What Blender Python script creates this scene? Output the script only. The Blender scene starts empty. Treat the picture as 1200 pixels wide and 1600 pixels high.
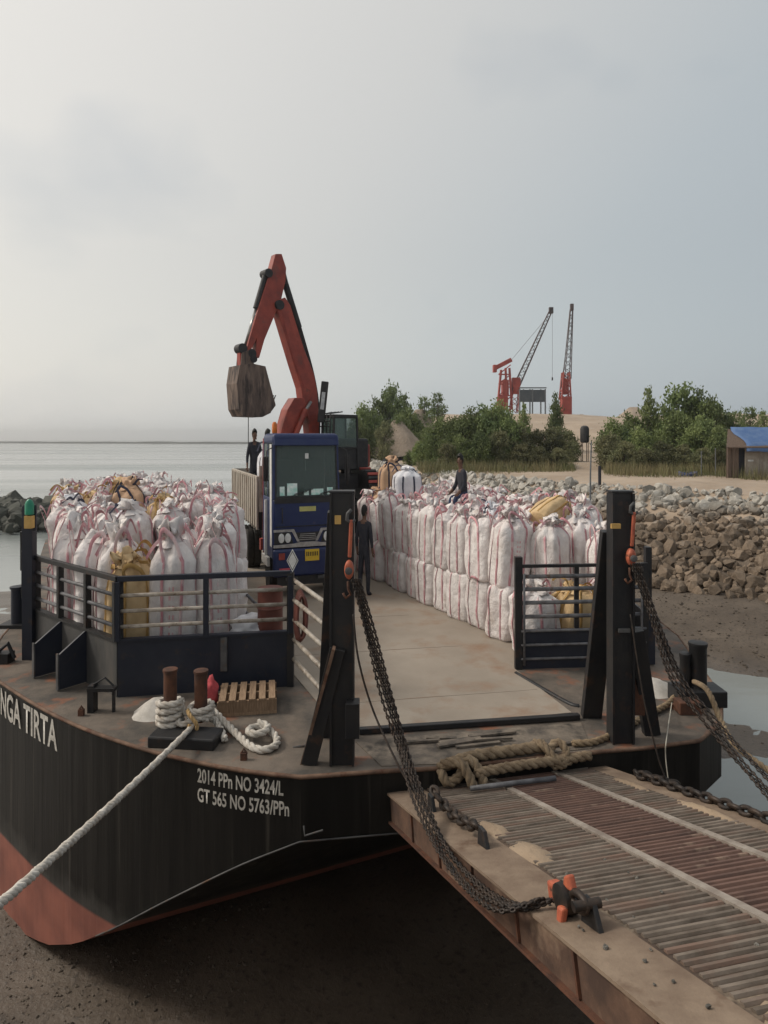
import bpy, bmesh, math, random
import numpy as np
from mathutils import Vector, Matrix, noise
R = math.radians
rnd = random.Random(7)
scene = bpy.context.scene
COL = scene.collection
# ------------------------------------------------------------------ camera
FPX, U0, V0, EYE = 1000.0, 600.0, 685.0, 5.3        # focal length in photo pixels, horizon row, eye height over deck
cam_d = bpy.data.cameras.new('camera'); cam = bpy.data.objects.new('camera', cam_d); COL.objects.link(cam)
cam.location = (0, 0, EYE); cam.rotation_euler = (R(90), 0, 0)
cam_d.sensor_fit = 'HORIZONTAL'; cam_d.sensor_width = 36; cam_d.lens = 36*FPX/1200
cam_d.shift_y = -(800-V0)/1200; cam_d.clip_start = 0.05; cam_d.clip_end = 20000
scene.camera = cam
# ------------------------------------------------------------------ world and sun
SUN_AZ, SUN_EL = R(-84), R(42)                       # azimuth from the view direction (left is negative)
SUN = Vector((math.sin(SUN_AZ)*math.cos(SUN_EL), math.cos(SUN_AZ)*math.cos(SUN_EL), math.sin(SUN_EL)))
w = bpy.data.worlds.new('World'); scene.world = w; w.use_nodes = True
nt = w.node_tree; N = nt.nodes; L = nt.links; N.clear()
def wn(t, **k):
    n = N.new(t)
    for a, b in k.items(): setattr(n, a, b)
    return n
sky = wn('ShaderNodeTexSky', sky_type='NISHITA', sun_disc=False)
sky.sun_elevation = SUN_EL; sky.sun_rotation = SUN_AZ; sky.dust_density = 6; sky.air_density = 1.5; sky.ozone_density = 1.0
tc = wn('ShaderNodeTexCoord')
# hazy overcast veil: brighter towards the veiled sun, with soft cloud variation
dot = wn('ShaderNodeVectorMath', operation='DOT_PRODUCT'); dot.inputs[1].default_value = SUN
L.new(tc.outputs['Generated'], dot.inputs[0])
mr = wn('ShaderNodeMapRange'); mr.inputs[1].default_value = -.38; mr.inputs[2].default_value = .82
L.new(dot.outputs['Value'], mr.inputs[0])
veil = wn('ShaderNodeValToRGB'); cr = veil.color_ramp
cr.elements[0].position = 0.0; cr.elements[0].color = (.27, .305, .335, 1)
cr.elements[1].position = 1.0; cr.elements[1].color = (.62, .595, .55, 1)
e = cr.elements.new(.33); e.color = (.36, .388, .40, 1)
e = cr.elements.new(.62); e.color = (.485, .48, .46, 1)
L.new(mr.outputs[0], veil.inputs[0])
nz = wn('ShaderNodeTexNoise'); nz.inputs['Scale'].default_value = 2.1; nz.inputs['Detail'].default_value = 4; nz.inputs['Roughness'].default_value = .5
mp = wn('ShaderNodeMapping'); mp.inputs['Scale'].default_value = (1, 1, 1.6); mp.inputs['Location'].default_value = (4.1, 3.3, 1.7)
L.new(tc.outputs['Generated'], mp.inputs[0]); L.new(mp.outputs[0], nz.inputs['Vector'])
cl = wn('ShaderNodeValToRGB'); c2 = cl.color_ramp
c2.elements[0].position = .33; c2.elements[0].color = (.86, .885, .92, 1)
c2.elements[1].position = .45; c2.elements[1].color = (1.0, 1.0, 1.0, 1)
L.new(nz.outputs['Fac'], cl.inputs[0])
mul = wn('ShaderNodeMix', data_type='RGBA', blend_type='MULTIPLY'); mul.inputs[0].default_value = 1
L.new(veil.outputs[0], mul.inputs[6]); L.new(cl.outputs[0], mul.inputs[7])
sc10 = wn('ShaderNodeMix', data_type='RGBA', blend_type='MULTIPLY'); sc10.inputs[0].default_value = 1
sc10.inputs[7].default_value = (10, 10, 10, 1)
sepz = wn('ShaderNodeSeparateXYZ'); L.new(tc.outputs['Generated'], sepz.inputs[0])
hz = wn('ShaderNodeMapRange'); hz.interpolation_type = 'SMOOTHSTEP'; hz.inputs[1].default_value = 0; hz.inputs[2].default_value = .30; hz.inputs[3].default_value = 1.16; hz.inputs[4].default_value = 1.0
L.new(sepz.outputs['Z'], hz.inputs[0])                # paler air low over the horizon, all the way round
hm_ = wn('ShaderNodeVectorMath', operation='SCALE'); L.new(mul.outputs[2], hm_.inputs[0]); L.new(hz.outputs[0], hm_.inputs['Scale'])
L.new(hm_.outputs[0], sc10.inputs[6])
mixs = wn('ShaderNodeMix', data_type='RGBA'); mixs.inputs[0].default_value = .86
L.new(sky.outputs[0], mixs.inputs[6]); L.new(sc10.outputs[2], mixs.inputs[7])
bg = wn('ShaderNodeBackground'); bg.inputs[1].default_value = .1
L.new(mixs.outputs[2], bg.inputs[0])
out = wn('ShaderNodeOutputWorld'); L.new(bg.outputs[0], out.inputs[0])
sun_d = bpy.data.lights.new('sun', 'SUN'); sun_d.energy = 1.5; sun_d.angle = R(14); sun_d.color = (1, .93, .83)
sun = bpy.data.objects.new('sun', sun_d); COL.objects.link(sun); sun.location = (-40, 30, 60)
sun.rotation_euler = SUN.to_track_quat('Z', 'Y').to_euler()
vs = scene.view_settings; vs.view_transform = 'Standard'; vs.look = 'None'; vs.exposure = .48; vs.gamma = 1
scene.render.engine = 'CYCLES'
try: scene.cycles.use_denoising = True; scene.cycles.max_bounces = 8; scene.cycles.transparent_max_bounces = 12
except Exception: pass

# ------------------------------------------------------------------ helpers
def D(v, z=0.0): return FPX*(EYE-z)/(v-V0)           # distance of a point of known height
def G(u, v, z=0.0):
    d = D(v, z); return Vector(((u-U0)*d/FPX, d, z))
def Q(u, v, d): return Vector(((u-U0)*d/FPX, d, EYE-(v-V0)*d/FPX))
KZ = 1.7                                             # the photograph shows everything this much taller than wide
def srgb(r, g, b):
    f = lambda c: (c/255/12.92) if c/255 <= .04045 else ((c/255+.055)/1.055)**2.4
    return (f(r), f(g), f(b), 1)
MATS = {}
def mat(name, c1, c2=None, rough=.7, scale=4.0, detail=5, contrast=(.35, .65), bump=.15, bscale=None, metal=0, stretch=(1, 1, 1),
        c3=None, s3=1.2, p3=(.55, .68), rand=.0, spec=.4, bdist=.02, trans=0):
    m = bpy.data.materials.new(name); m.use_nodes = True; MATS[name] = m
    t = m.node_tree; n = t.nodes; l = t.links; p = n['Principled BSDF']
    p.inputs['Roughness'].default_value = rough; p.inputs['Metallic'].default_value = metal
    p.inputs['Specular IOR Level'].default_value = spec
    if c2 is None: c2 = tuple(x*.7 for x in c1[:3])+(1,)
    co = n.new('ShaderNodeTexCoord'); ma = n.new('ShaderNodeMapping'); ma.inputs['Scale'].default_value = stretch
    oi = n.new('ShaderNodeObjectInfo'); ml = n.new('ShaderNodeMath'); ml.operation = 'MULTIPLY'; ml.inputs[1].default_value = 37
    l.new(oi.outputs['Random'], ml.inputs[0]); l.new(ml.outputs[0], ma.inputs['Location']); l.new(co.outputs['Object'], ma.inputs[0])
    def noi(s, d=detail, r=.6):
        x = n.new('ShaderNodeTexNoise'); x.inputs['Scale'].default_value = s; x.inputs['Detail'].default_value = d; x.inputs['Roughness'].default_value = r
        l.new(ma.outputs[0], x.inputs['Vector']); return x
    def ramp(src, a, b):
        x = n.new('ShaderNodeMapRange'); x.inputs[1].default_value = a; x.inputs[2].default_value = b; l.new(src, x.inputs[0]); return x.outputs[0]
    def mix(f, a, b, bt='MIX'):
        x = n.new('ShaderNodeMix'); x.data_type = 'RGBA'; x.blend_type = bt
        if hasattr(f, 'links'): l.new(f, x.inputs[0])
        else: x.inputs[0].default_value = f
        for i, q in ((6, a), (7, b)):
            if hasattr(q, 'links'): l.new(q, x.inputs[i])
            else: x.inputs[i].default_value = q
        return x.outputs[2]
    n1 = noi(scale); col = mix(ramp(n1.outputs['Fac'], *contrast), c1, c2)
    if c3 is not None:
        n3 = noi(s3); f3 = ramp(n3.outputs['Fac'], *p3); col = mix(f3, col, c3)
    if rand:
        hs = n.new('ShaderNodeHueSaturation'); rr = n.new('ShaderNodeMapRange'); rr.inputs[3].default_value = 1-rand; rr.inputs[4].default_value = 1+rand
        l.new(oi.outputs['Random'], rr.inputs[0]); l.new(rr.outputs[0], hs.inputs['Value']); l.new(col, hs.inputs['Color']); col = hs.outputs[0]
    l.new(col, p.inputs['Base Color'])
    if bump:
        b = n.new('ShaderNodeBump'); b.inputs['Strength'].default_value = bump; b.inputs['Distance'].default_value = bdist
        nb = noi(bscale or scale*4); l.new(nb.outputs['Fac'], b.inputs['Height']); l.new(b.outputs[0], p.inputs['Normal'])
    m['nodes_ok'] = 1
    m_ctx[name] = (m, t, n, l, p, co, ma, noi, ramp, mix)
    return m
m_ctx = {}
class MB:
    def __init__(s): s.v = []; s.f = []
    def add(s, vs, fs):
        o = len(s.v); s.v += [tuple(p) for p in vs]; s.f += [tuple(i+o for i in q) for q in fs]; return s
    def box(s, c, d, M=None):
        c = Vector(c); x, y, z = d[0]/2, d[1]/2, d[2]/2
        pts = [Vector((a*x, b*y, e*z)) for e in (-1, 1) for b in (-1, 1) for a in (-1, 1)]
        if M is not None: pts = [M @ p for p in pts]
        return s.add([c+p for p in pts], [(0, 2, 3, 1), (4, 5, 7, 6), (0, 1, 5, 4), (2, 6, 7, 3), (0, 4, 6, 2), (1, 3, 7, 5)])
    def mm(s, a, b): return s.box([(a[i]+b[i])/2 for i in range(3)], [abs(b[i]-a[i]) for i in range(3)])
    def beam(s, p, q, wd, h, up=(0, 0, 1)):
        p, q = Vector(p), Vector(q); t = (q-p).normalized(); up = Vector(up)
        if abs(t.dot(up)) > .98: up = Vector((0, 1, 0))
        x = t.cross(up).normalized(); y = x.cross(t)
        M = Matrix((x, t, y)).transposed()
        return s.box((p+q)/2, (wd, (q-p).length, h), M)
    def tube(s, pts, r, n=8, cap=True, closed=False):
        pts = [Vector(p) for p in pts]; m = len(pts); rs = r if isinstance(r, (list, tuple)) else [r]*m
        o = len(s.v); prev = None
        for i, p in enumerate(pts):
            a = pts[(i-1) % m] if (i or closed) else pts[0]; b = pts[(i+1) % m] if (i < m-1 or closed) else pts[-1]
            t = (b-a); t = t.normalized() if t.length > 1e-9 else Vector((0, 0, 1))
            if prev is None:
                x = t.cross(Vector((0, 0, 1)) if abs(t.z) < .95 else Vector((0, 1, 0))).normalized()
            else:
                x = prev - t*prev.dot(t); x = x.normalized() if x.length > 1e-6 else t.orthogonal().normalized()
            prev = x; y = t.cross(x)
            for k in range(n):
                an = 2*math.pi*k/n; s.v.append(tuple(p+(x*math.cos(an)+y*math.sin(an))*rs[i]))
        for i in range(m-1 if not closed else m):
            j = (i+1) % m
            for k in range(n):
                k2 = (k+1) % n; s.f.append((o+i*n+k, o+i*n+k2, o+j*n+k2, o+j*n+k))
        if cap and not closed:
            s.f.append(tuple(o+k for k in reversed(range(n)))); s.f.append(tuple(o+(m-1)*n+k for k in range(n)))
        return s
    def lathe(s, prof, n=16, c=(0, 0, 0), M=None):
        o = len(s.v); c = Vector(c)
        for r, z in prof:
            for k in range(n):
                a = 2*math.pi*k/n; p = Vector((r*math.cos(a), r*math.sin(a), z))
                if M is not None: p = M @ p
                s.v.append(tuple(c+p))
        for i in range(len(prof)-1):
            for k in range(n):
                k2 = (k+1) % n; s.f.append((o+i*n+k, o+i*n+k2, o+(i+1)*n+k2, o+(i+1)*n+k))
        s.f.append(tuple(o+k for k in reversed(range(n)))); s.f.append(tuple(o+(len(prof)-1)*n+k for k in range(n)))
        return s
    def prism(s, poly, off):
        off = Vector(off); a = [Vector(p) for p in poly]; n = len(a); o = len(s.v)
        s.v += [tuple(p) for p in a]+[tuple(p+off) for p in a]
        s.f.append(tuple(o+i for i in reversed(range(n)))); s.f.append(tuple(o+n+i for i in range(n)))
        for i in range(n): j = (i+1) % n; s.f.append((o+i, o+j, o+n+j, o+n+i))
        return s
    def mesh(s, name, m, smooth=False, off=(0, 0, 0), zs=1.0):
        me = bpy.data.meshes.new(name); off = Vector(off)
        me.from_pydata([(p[0]-off.x, p[1]-off.y, p[2]*zs-off.z) for p in s.v], [], s.f)
        me.materials.append(MATS[m] if isinstance(m, str) else m); me.update()
        bm = bmesh.new(); bm.from_mesh(me); bmesh.ops.recalc_face_normals(bm, faces=bm.faces); bm.to_mesh(me); bm.free()
        if smooth:
            me.polygons.foreach_set('use_smooth', [True]*len(me.polygons))
            if smooth is not True:
                try: me.set_sharp_from_angle(angle=R(smooth))
                except Exception: pass
        return me
def link(name, me, parent=None, loc=(0, 0, 0), rot=(0, 0, 0), scale=None):
    o = bpy.data.objects.new(name, me); COL.objects.link(o); o.location = loc; o.rotation_euler = rot
    if scale is not None: o.scale = scale
    if parent is not None: o.parent = parent
    return o
def tag(o, label=None, cat=None, group=None, kind=None):
    if label: o['label'] = label
    if cat: o['category'] = cat
    if group: o['group'] = group
    if kind: o['kind'] = kind
    return o
def thing(name, label, cat, loc=(0, 0, 0), rz=0, group=None):
    o = link(name, None, None, loc, (0, 0, rz)); o.empty_display_size = .2; return tag(o, label, cat, group)
def root_of(o):
    while o.parent: o = o.parent
    return o
def part(mb, name, m, parent, smooth=False, bevel=0, local=False, label=None):
    """a mesh part; points are in world space unless local (then in the thing's own frame)"""
    off = Vector((0, 0, 0)) if local else root_of(parent).location
    o = link(name, mb.mesh(name, m, smooth, off), parent)
    if bevel: b = o.modifiers.new('bevel', 'BEVEL'); b.width = bevel; b.segments = 2; b.limit_method = 'ANGLE'; b.angle_limit = R(40)
    if label: o['label'] = label
    return o
def solo(mb, name, m, label, cat, loc, smooth=False, group=None, bevel=0):
    o = link(name, mb.mesh(name, m, smooth, loc), None, loc)
    if bevel: b = o.modifiers.new('bevel', 'BEVEL'); b.width = bevel; b.segments = 2; b.limit_method = 'ANGLE'; b.angle_limit = R(40)
    return tag(o, label, cat, group)
def copy_tree(o, parent=None):
    c = o.copy(); COL.objects.link(c)
    if parent is not None: c.parent = parent
    for ch in list(o.children): copy_tree(ch, c)
    return c
def cat_rom(pts, n=8, closed=False):
    pts = [Vector(p) for p in pts]; m = len(pts); res = []
    for i in range(m if closed else m-1):
        g = (lambda k: pts[k % m]) if closed else (lambda k: pts[min(max(k, 0), m-1)])
        p0, p1, p2, p3 = g(i-1), g(i), g(i+1), g(i+2)
        for k in range(n):
            t = k/n; res.append(.5*((2*p1)+(p2-p0)*t+(2*p0-5*p1+4*p2-p3)*t*t+(3*p1-p0-3*p2+p3)*t**3))
    if not closed: res.append(pts[-1])
    return res
def resample(pts, step):
    pts = [Vector(p) for p in pts]; res = [pts[0].copy()]; acc = 0
    for a, b in zip(pts, pts[1:]):
        ln = (b-a).length; pos = 0
        while ln > 1e-9 and acc+(ln-pos) >= step:
            pos += step-acc; acc = 0; res.append(a.lerp(b, pos/ln))
        acc += ln-pos
    return res
def rope3(mb, pts, r, n=6, step=None, pitch=7.0):
    """three twisted strands"""
    P = resample(pts, step or r*1.1)
    if len(P) < 3: return mb
    fr = []; prev = None
    for i, p in enumerate(P):
        t = (P[min(i+1, len(P)-1)]-P[max(i-1, 0)]).normalized()
        x = (t.cross(Vector((0, 0, 1))) if abs(t.z) < .95 else t.orthogonal()).normalized() if prev is None else (prev-t*prev.dot(t)).normalized()
        prev = x; fr.append((x, t.cross(x)))
    st = (P[1]-P[0]).length
    for k in range(3):
        mb.tube([p+(fr[i][0]*math.cos(i*st/(pitch*r)*6.283+k*2.094)+fr[i][1]*math.sin(i*st/(pitch*r)*6.283+k*2.094))*r*.5 for i, p in enumerate(P)], r*.56, n)
    return mb
def link_mb(mb, c, t, side, ln, wd, wr, n=10, k=5):
    """one oval chain link round centre c, long axis t"""
    pts = []
    for i in range(n):
        a = 2*math.pi*i/n; pts.append(c+t*(math.cos(a)*(ln/2-wr))+side*(math.sin(a)*(wd/2-wr)))
    mb.tube(pts, wr, k, closed=True); return mb
def chain(mb, pts, ln, wd, wr, roll=0, n=10, k=5):
    P = resample(pts, ln*.68)
    for i in range(len(P)-1):
        t = (P[i+1]-P[i]).normalized(); x = (t.cross(Vector((0, 0, 1))) if abs(t.z) < .95 else t.cross(Vector((0, 1, 0)))).normalized(); y = t.cross(x)
        a = roll+(i % 2)*math.pi/2
        link_mb(mb, (P[i]+P[i+1])/2, t, x*math.cos(a)+y*math.sin(a), ln, wd, wr, n, k)
    return mb
def sag(p, q, drop, n=14):
    p, q = Vector(p), Vector(q)
    return [p.lerp(q, i/n)-Vector((0, 0, drop*4*(i/n)*(1-i/n))) for i in range(n+1)]
# ------------------------------------------------------------------ materials
def add_rough(name, lo, hi, s=2.0):
    m, t, n, l, p, co, ma, noi, ramp, mix = m_ctx[name]
    x = noi(s, 4); r = n.new('ShaderNodeMapRange'); r.inputs[1].default_value = .35; r.inputs[2].default_value = .65
    r.inputs[3].default_value = lo; r.inputs[4].default_value = hi; l.new(x.outputs['Fac'], r.inputs[0]); l.new(r.outputs[0], p.inputs['Roughness'])
mat('black_steel', (.012, .013, .016, 1), (.022, .021, .021, 1), .5, 2.5, c3=(.055, .03, .02, 1), s3=3.2, p3=(.58, .72), bump=.25, bscale=14)
mat('navy_steel', (.012, .016, .028, 1), (.02, .024, .036, 1), .45, 2.0, c3=(.05, .035, .028, 1), s3=3.0, p3=(.62, .74), bump=.15, bscale=10)
mat('grey_steel', (.10, .10, .10, 1), (.045, .045, .048, 1), .6, 2.4, c3=(.10, .055, .03, 1), s3=4, p3=(.58, .7), bump=.2, bscale=12)
mat('pipe_white', (.42, .38, .33, 1), (.20, .165, .13, 1), .55, 5, c3=(.09, .045, .025, 1), s3=6, p3=(.58, .7), bump=.15, bscale=30)
mat('pipe_grey', (.16, .16, .17, 1), (.07, .07, .075, 1), .5, 5, c3=(.08, .04, .025, 1), s3=6, p3=(.6, .72), bump=.15, bscale=30)
mat('bow_deck', (.062, .055, .048, 1), (.155, .125, .10, 1), .75, 1.3, c3=(.22, .09, .05, 1), s3=1.6, p3=(.56, .70), bump=.5, bscale=16, contrast=(.36, .64), detail=9)
mat('lane_deck', (.33, .285, .235, 1), (.215, .18, .145, 1), .85, .55, c3=(.235, .155, .105, 1), s3=1.0, p3=(.52, .72), bump=.25, bscale=14, contrast=(.25, .75), detail=8)
mat('rust', (.12, .05, .028, 1), (.055, .028, .02, 1), .85, 5, bump=.4, bscale=22)
mat('rust_light', (.20, .125, .085, 1), (.085, .05, .035, 1), .85, 3, c3=(.10, .045, .028, 1), s3=4, p3=(.55, .66), bump=.3, bscale=20)
mat('hinge_deck', (.20, .165, .13, 1), (.07, .06, .052, 1), .85, 3, c3=(.04, .035, .03, 1), s3=2.2, p3=(.55, .7), bump=.5, bscale=16)
mat('ramp_plate', (.24, .18, .13, 1), (.15, .105, .075, 1), .9, 2.2, c3=(.12, .075, .05, 1), s3=2.6, p3=(.58, .72), bump=.4, bscale=26)
mat('ramp_bed', (.10, .07, .052, 1), (.05, .034, .026, 1), .9, 2.4, c3=(.36, .29, .21, 1), s3=1.1, p3=(.56, .68), bump=.4, bscale=30)
mat('rung_grey', (.19, .155, .125, 1), (.10, .078, .06, 1), .7, 3, c3=(.155, .10, .075, 1), s3=.9, p3=(.5, .66), bump=.3, bscale=30, rand=.15)
mat('rung_red', (.135, .078, .060, 1), (.085, .05, .04, 1), .75, 3, c3=(.27, .19, .14, 1), s3=1.5, p3=(.6, .7), bump=.3, bscale=30, rand=.15)
mat('rung_strip', (.33, .29, .25, 1), (.19, .155, .13, 1), .75, 4, bump=.3, bscale=30)
mat('sand', (.31, .235, .165, 1), (.23, .17, .118, 1), .95, 2, bump=.6, bscale=30)
mat('white_sand', (.55, .52, .48, 1), (.42, .39, .35, 1), .95, 5, bump=.6, bscale=60)
mat('mound_sand', (.36, .29, .23, 1), (.27, .215, .165, 1), .95, .35, bump=.8, bscale=3, bdist=.3)
mat('rope_white', (.62, .585, .53, 1), (.40, .36, .31, 1), .85, 8, bump=.5, bscale=90, c3=(.30, .22, .16, 1), s3=2, p3=(.6, .75))
mat('rope_tan', (.30, .225, .14, 1), (.17, .12, .075, 1), .9, 8, bump=.6, bscale=80)
mat('rope_fray', (.29, .22, .145, 1), (.155, .112, .072, 1), .95, 6, bump=.8, bscale=60)
mat('chain_steel', (.022, .02, .019, 1), (.06, .042, .032, 1), .5, 6, metal=.4, bump=.2, bscale=40)
mat('hoist_orange', (.48, .13, .065, 1), (.30, .075, .045, 1), .5, 6, bump=.1, c3=(.06, .04, .03, 1), s3=8, p3=(.62, .7))
mat('wood_pallet', (.33, .225, .145, 1), (.20, .13, .08, 1), .85, 4, stretch=(8, 1, 1), bump=.3, bscale=20, rand=.15)
mat('bag_white', (.75, .715, .70, 1), (.61, .56, .545, 1), .75, 2.6, c3=(.42, .355, .32, 1), s3=1.5, p3=(.54, .76), bump=.8, bscale=5, bdist=.08, rand=.12)
mat('bag_clean', (.72, .72, .75, 1), (.60, .60, .64, 1), .75, 2.2, bump=.5, bscale=7, bdist=.05, rand=.08)
mat('bag_yellow', (.58, .42, .235, 1), (.46, .32, .17, 1), .8, 2.5, c3=(.40, .27, .13, 1), s3=1.6, p3=(.55, .75), bump=.5, bscale=7, bdist=.05, rand=.1)
mat('bag_tan', (.55, .36, .23, 1), (.45, .28, .175, 1), .8, 2.5, bump=.5, bscale=7, bdist=.05, rand=.1)
mat('strap_pink', (.55, .30, .32, 1), (.45, .20, .23, 1), .8, 9, bump=.2, rand=.2, c3=(.64, .50, .50, 1), s3=3, p3=(.48, .60))
mat('strap_dark', (.03, .035, .06, 1), (.05, .05, .08, 1), .8, 9, bump=.2)
mat('strap_yellow', (.42, .26, .09, 1), (.33, .19, .06, 1), .8, 9, bump=.2)
mat('print_red', (.60, .30, .32, 1), (.66, .55, .55, 1), .8, 7, contrast=(.4, .6), bump=.1)
mat('mast_yellow', (.60, .38, .12, 1), rough=.6)
mat('letter_paint', (.60, .58, .53, 1), (.36, .34, .31, 1), .7, 14, bump=.1)
mat('truck_blue', (.010, .020, .085, 1), (.018, .030, .09, 1), .42, 3, c3=(.07, .06, .10, 1), s3=2.2, p3=(.64, .8), bump=.05)
mat('truck_dark', (.015, .015, .017, 1), (.03, .028, .028, 1), .6, 4, bump=.2)
mat('truck_bed', (.52, .48, .42, 1), (.34, .29, .24, 1), .8, 2.5, stretch=(1, 1, .4), c3=(.17, .10, .07, 1), s3=3, p3=(.58, .72), bump=.25)
mat('white_paint', (.70, .69, .66, 1), (.55, .53, .50, 1), .5, 4, bump=.1)
mat('red_paint', (.36, .06, .045, 1), (.24, .04, .03, 1), .5, 4, bump=.15, c3=(.10, .045, .035, 1), s3=3, p3=(.6, .75))
mat('exca_red', (.33, .062, .04, 1), (.20, .036, .027, 1), .5, 1.5, bump=.15, c3=(.12, .05, .04, 1), s3=1.6, p3=(.58, .75))
mat('bucket_steel', (.20, .145, .115, 1), (.085, .06, .05, 1), .7, 2, stretch=(2, 2, .35), c3=(.045, .033, .03, 1), s3=1.6, p3=(.48, .6), bump=.6, bscale=4)
mat('cylinder_rod', (.30, .29, .28, 1), rough=.3, metal=.8, bump=0)
mat('lamp_lens', (.75, .76, .74, 1), (.55, .56, .55, 1), .15, 8, bump=.1, spec=.6)
mat('chrome_trim', (.50, .50, .50, 1), (.30, .30, .31, 1), .3, 6, metal=.6, bump=0)
mat('plate_yellow', (.68, .46, .04, 1), (.58, .38, .03, 1), .5, 12, bump=0)
mat('badge_lime', (.58, .55, .20, 1), rough=.5, bump=0)
mat('amber', (.75, .20, .03, 1), rough=.3, bump=0)
mat('pink_lamp', (.60, .10, .14, 1), rough=.3, bump=0)
mat('cab_inside', (.09, .11, .105, 1), rough=.9, bump=0)
mat('paper', (.78, .84, .82, 1), (.30, .60, .52, 1), .7, 6, bump=0)
mat('tyre', (.018, .018, .018, 1), (.045, .04, .036, 1), .85, 5, bump=.3)
mat('rock', (.34, .32, .285, 1), (.22, .205, .18, 1), .9, 1.3, bump=1.0, bscale=3, rand=.38, bdist=.12, c3=(.36, .35, .325, 1), s3=2.2, p3=(.55, .68))
mat('dark_rock', (.075, .075, .062, 1), (.035, .04, .03, 1), .8, 1.0, bump=.6, bscale=4, rand=.3)
mat('bark', (.11, .085, .065, 1), (.06, .045, .035, 1), .9, 4, bump=.6)
mat('dry_grass', (.21, .17, .09, 1), (.11, .125, .05, 1), .9, .25, bump=0)
mat('crane_red', (.38, .075, .055, 1), (.26, .05, .04, 1), .6, .6, bump=.1)
mat('crane_dark', (.055, .045, .045, 1), (.10, .06, .055, 1), .6, .6, bump=.1)
mat('roof_grey', (.06, .07, .08, 1), (.09, .10, .11, 1), .6, .8, bump=.1)
mat('post_grey', (.17, .18, .19, 1), rough=.7, bump=0)
mat('shed_wood', (.17, .12, .09, 1), (.09, .065, .05, 1), .9, 2, stretch=(6, 6, .6), bump=.3, rand=.25)
mat('shed_panel', (.36, .32, .27, 1), (.24, .20, .165, 1), .9, 2, bump=.2)
mat('tarp_blue', (.055, .12, .28, 1), (.10, .17, .32, 1), .6, 2, bump=.3)
mat('boat_blue', (.04, .06, .16, 1), (.10, .10, .14, 1), .6, 3, bump=.2)
mat('cloth_dark', (.018, .02, .03, 1), (.035, .035, .042, 1), .9, 8, bump=.3)
mat('cloth_jeans', (.03, .045, .10, 1), (.02, .03, .065, 1), .9, 8, bump=.3)
mat('skin', (.14, .075, .05, 1), (.11, .058, .04, 1), .6, 8, bump=.05)
mat('hair', (.008, .007, .006, 1), rough=.6, bump=.2)
mat('lamp_green', (.02, .26, .15, 1), rough=.3, bump=0)
mat('red_cloth', (.55, .09, .10, 1), (.40, .06, .07, 1), .85, 8, bump=.4)
mat('drum_red', (.16, .05, .035, 1), (.10, .035, .028, 1), .6, 3, bump=.15)
mat('placard', (.72, .72, .70, 1), rough=.6, bump=0)
mat('far_bar', (.075, .08, .075, 1), (.05, .055, .05, 1), .9, .02, bump=0)
mat('bulwark_side', (.085, .083, .080, 1), (.05, .05, .05, 1), .6, 1.6, stretch=(1, 1, .35), c3=(.13, .115, .10, 1), s3=1.2, p3=(.55, .75), bump=.2, bscale=10)
# hull: black paint, streaked downwards, red antifouling below the waterline
mat('hull_paint', (.0075, .0072, .007, 1), (.018, .0168, .0152, 1), .5, 1.6, stretch=(2.2, 2.2, .10), contrast=(.4, .75), bump=.35, bscale=.9, bdist=.08, spec=.25)
def hull_nodes():
    m, t, n, l, p, co, ma, noi, ramp, mix = m_ctx['hull_paint']
    base = p.inputs['Base Color'].links[0].from_socket
    sep = n.new('ShaderNodeSeparateXYZ'); geo = n.new('ShaderNodeNewGeometry'); l.new(geo.outputs['Position'], sep.inputs[0])
    nn = n.new('ShaderNodeTexNoise'); nn.inputs['Scale'].default_value = 1.6; nn.inputs['Detail'].default_value = 6; l.new(geo.outputs['Position'], nn.inputs['Vector'])
    red = mix(ramp(nn.outputs['Fac'], .35, .7), (.30, .115, .085, 1), (.19, .075, .06, 1))
    streak = n.new('ShaderNodeTexNoise'); streak.inputs['Scale'].default_value = 3.2; streak.inputs['Detail'].default_value = 3
    mp2 = n.new('ShaderNodeMapping'); mp2.inputs['Scale'].default_value = (1.6, 1.6, .05); l.new(geo.outputs['Position'], mp2.inputs[0]); l.new(mp2.outputs[0], streak.inputs['Vector'])
    pale = mix(ramp(streak.outputs['Fac'], .60, .78), base, (.075, .068, .058, 1))
    fr = n.new('ShaderNodeTexNoise'); fr.inputs['Scale'].default_value = 2.4; fr.inputs['Detail'].default_value = 6; l.new(geo.outputs['Position'], fr.inputs['Vector'])
    # salty grey band just above the waterline
    ad = n.new('ShaderNodeMath'); ad.operation = 'MULTIPLY_ADD'; ad.inputs[1].default_value = .9; l.new(fr.outputs['Fac'], ad.inputs[0]); l.new(sep.outputs['Z'], ad.inputs[2])
    salt = n.new('ShaderNodeMapRange'); salt.inputs[1].default_value = -2.45; salt.inputs[2].default_value = -2.95; salt.inputs[3].default_value = 0; salt.inputs[4].default_value = .55; l.new(ad.outputs[0], salt.inputs[0])
    pale = mix(salt.outputs[0], pale, (.085, .083, .078, 1))
    msk = n.new('ShaderNodeMapRange'); msk.inputs[1].default_value = -3.26; msk.inputs[2].default_value = -3.32; l.new(sep.outputs['Z'], msk.inputs[0])
    l.new(mix(msk.outputs[0], pale, red), p.inputs['Base Color'])
hull_nodes()
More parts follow.
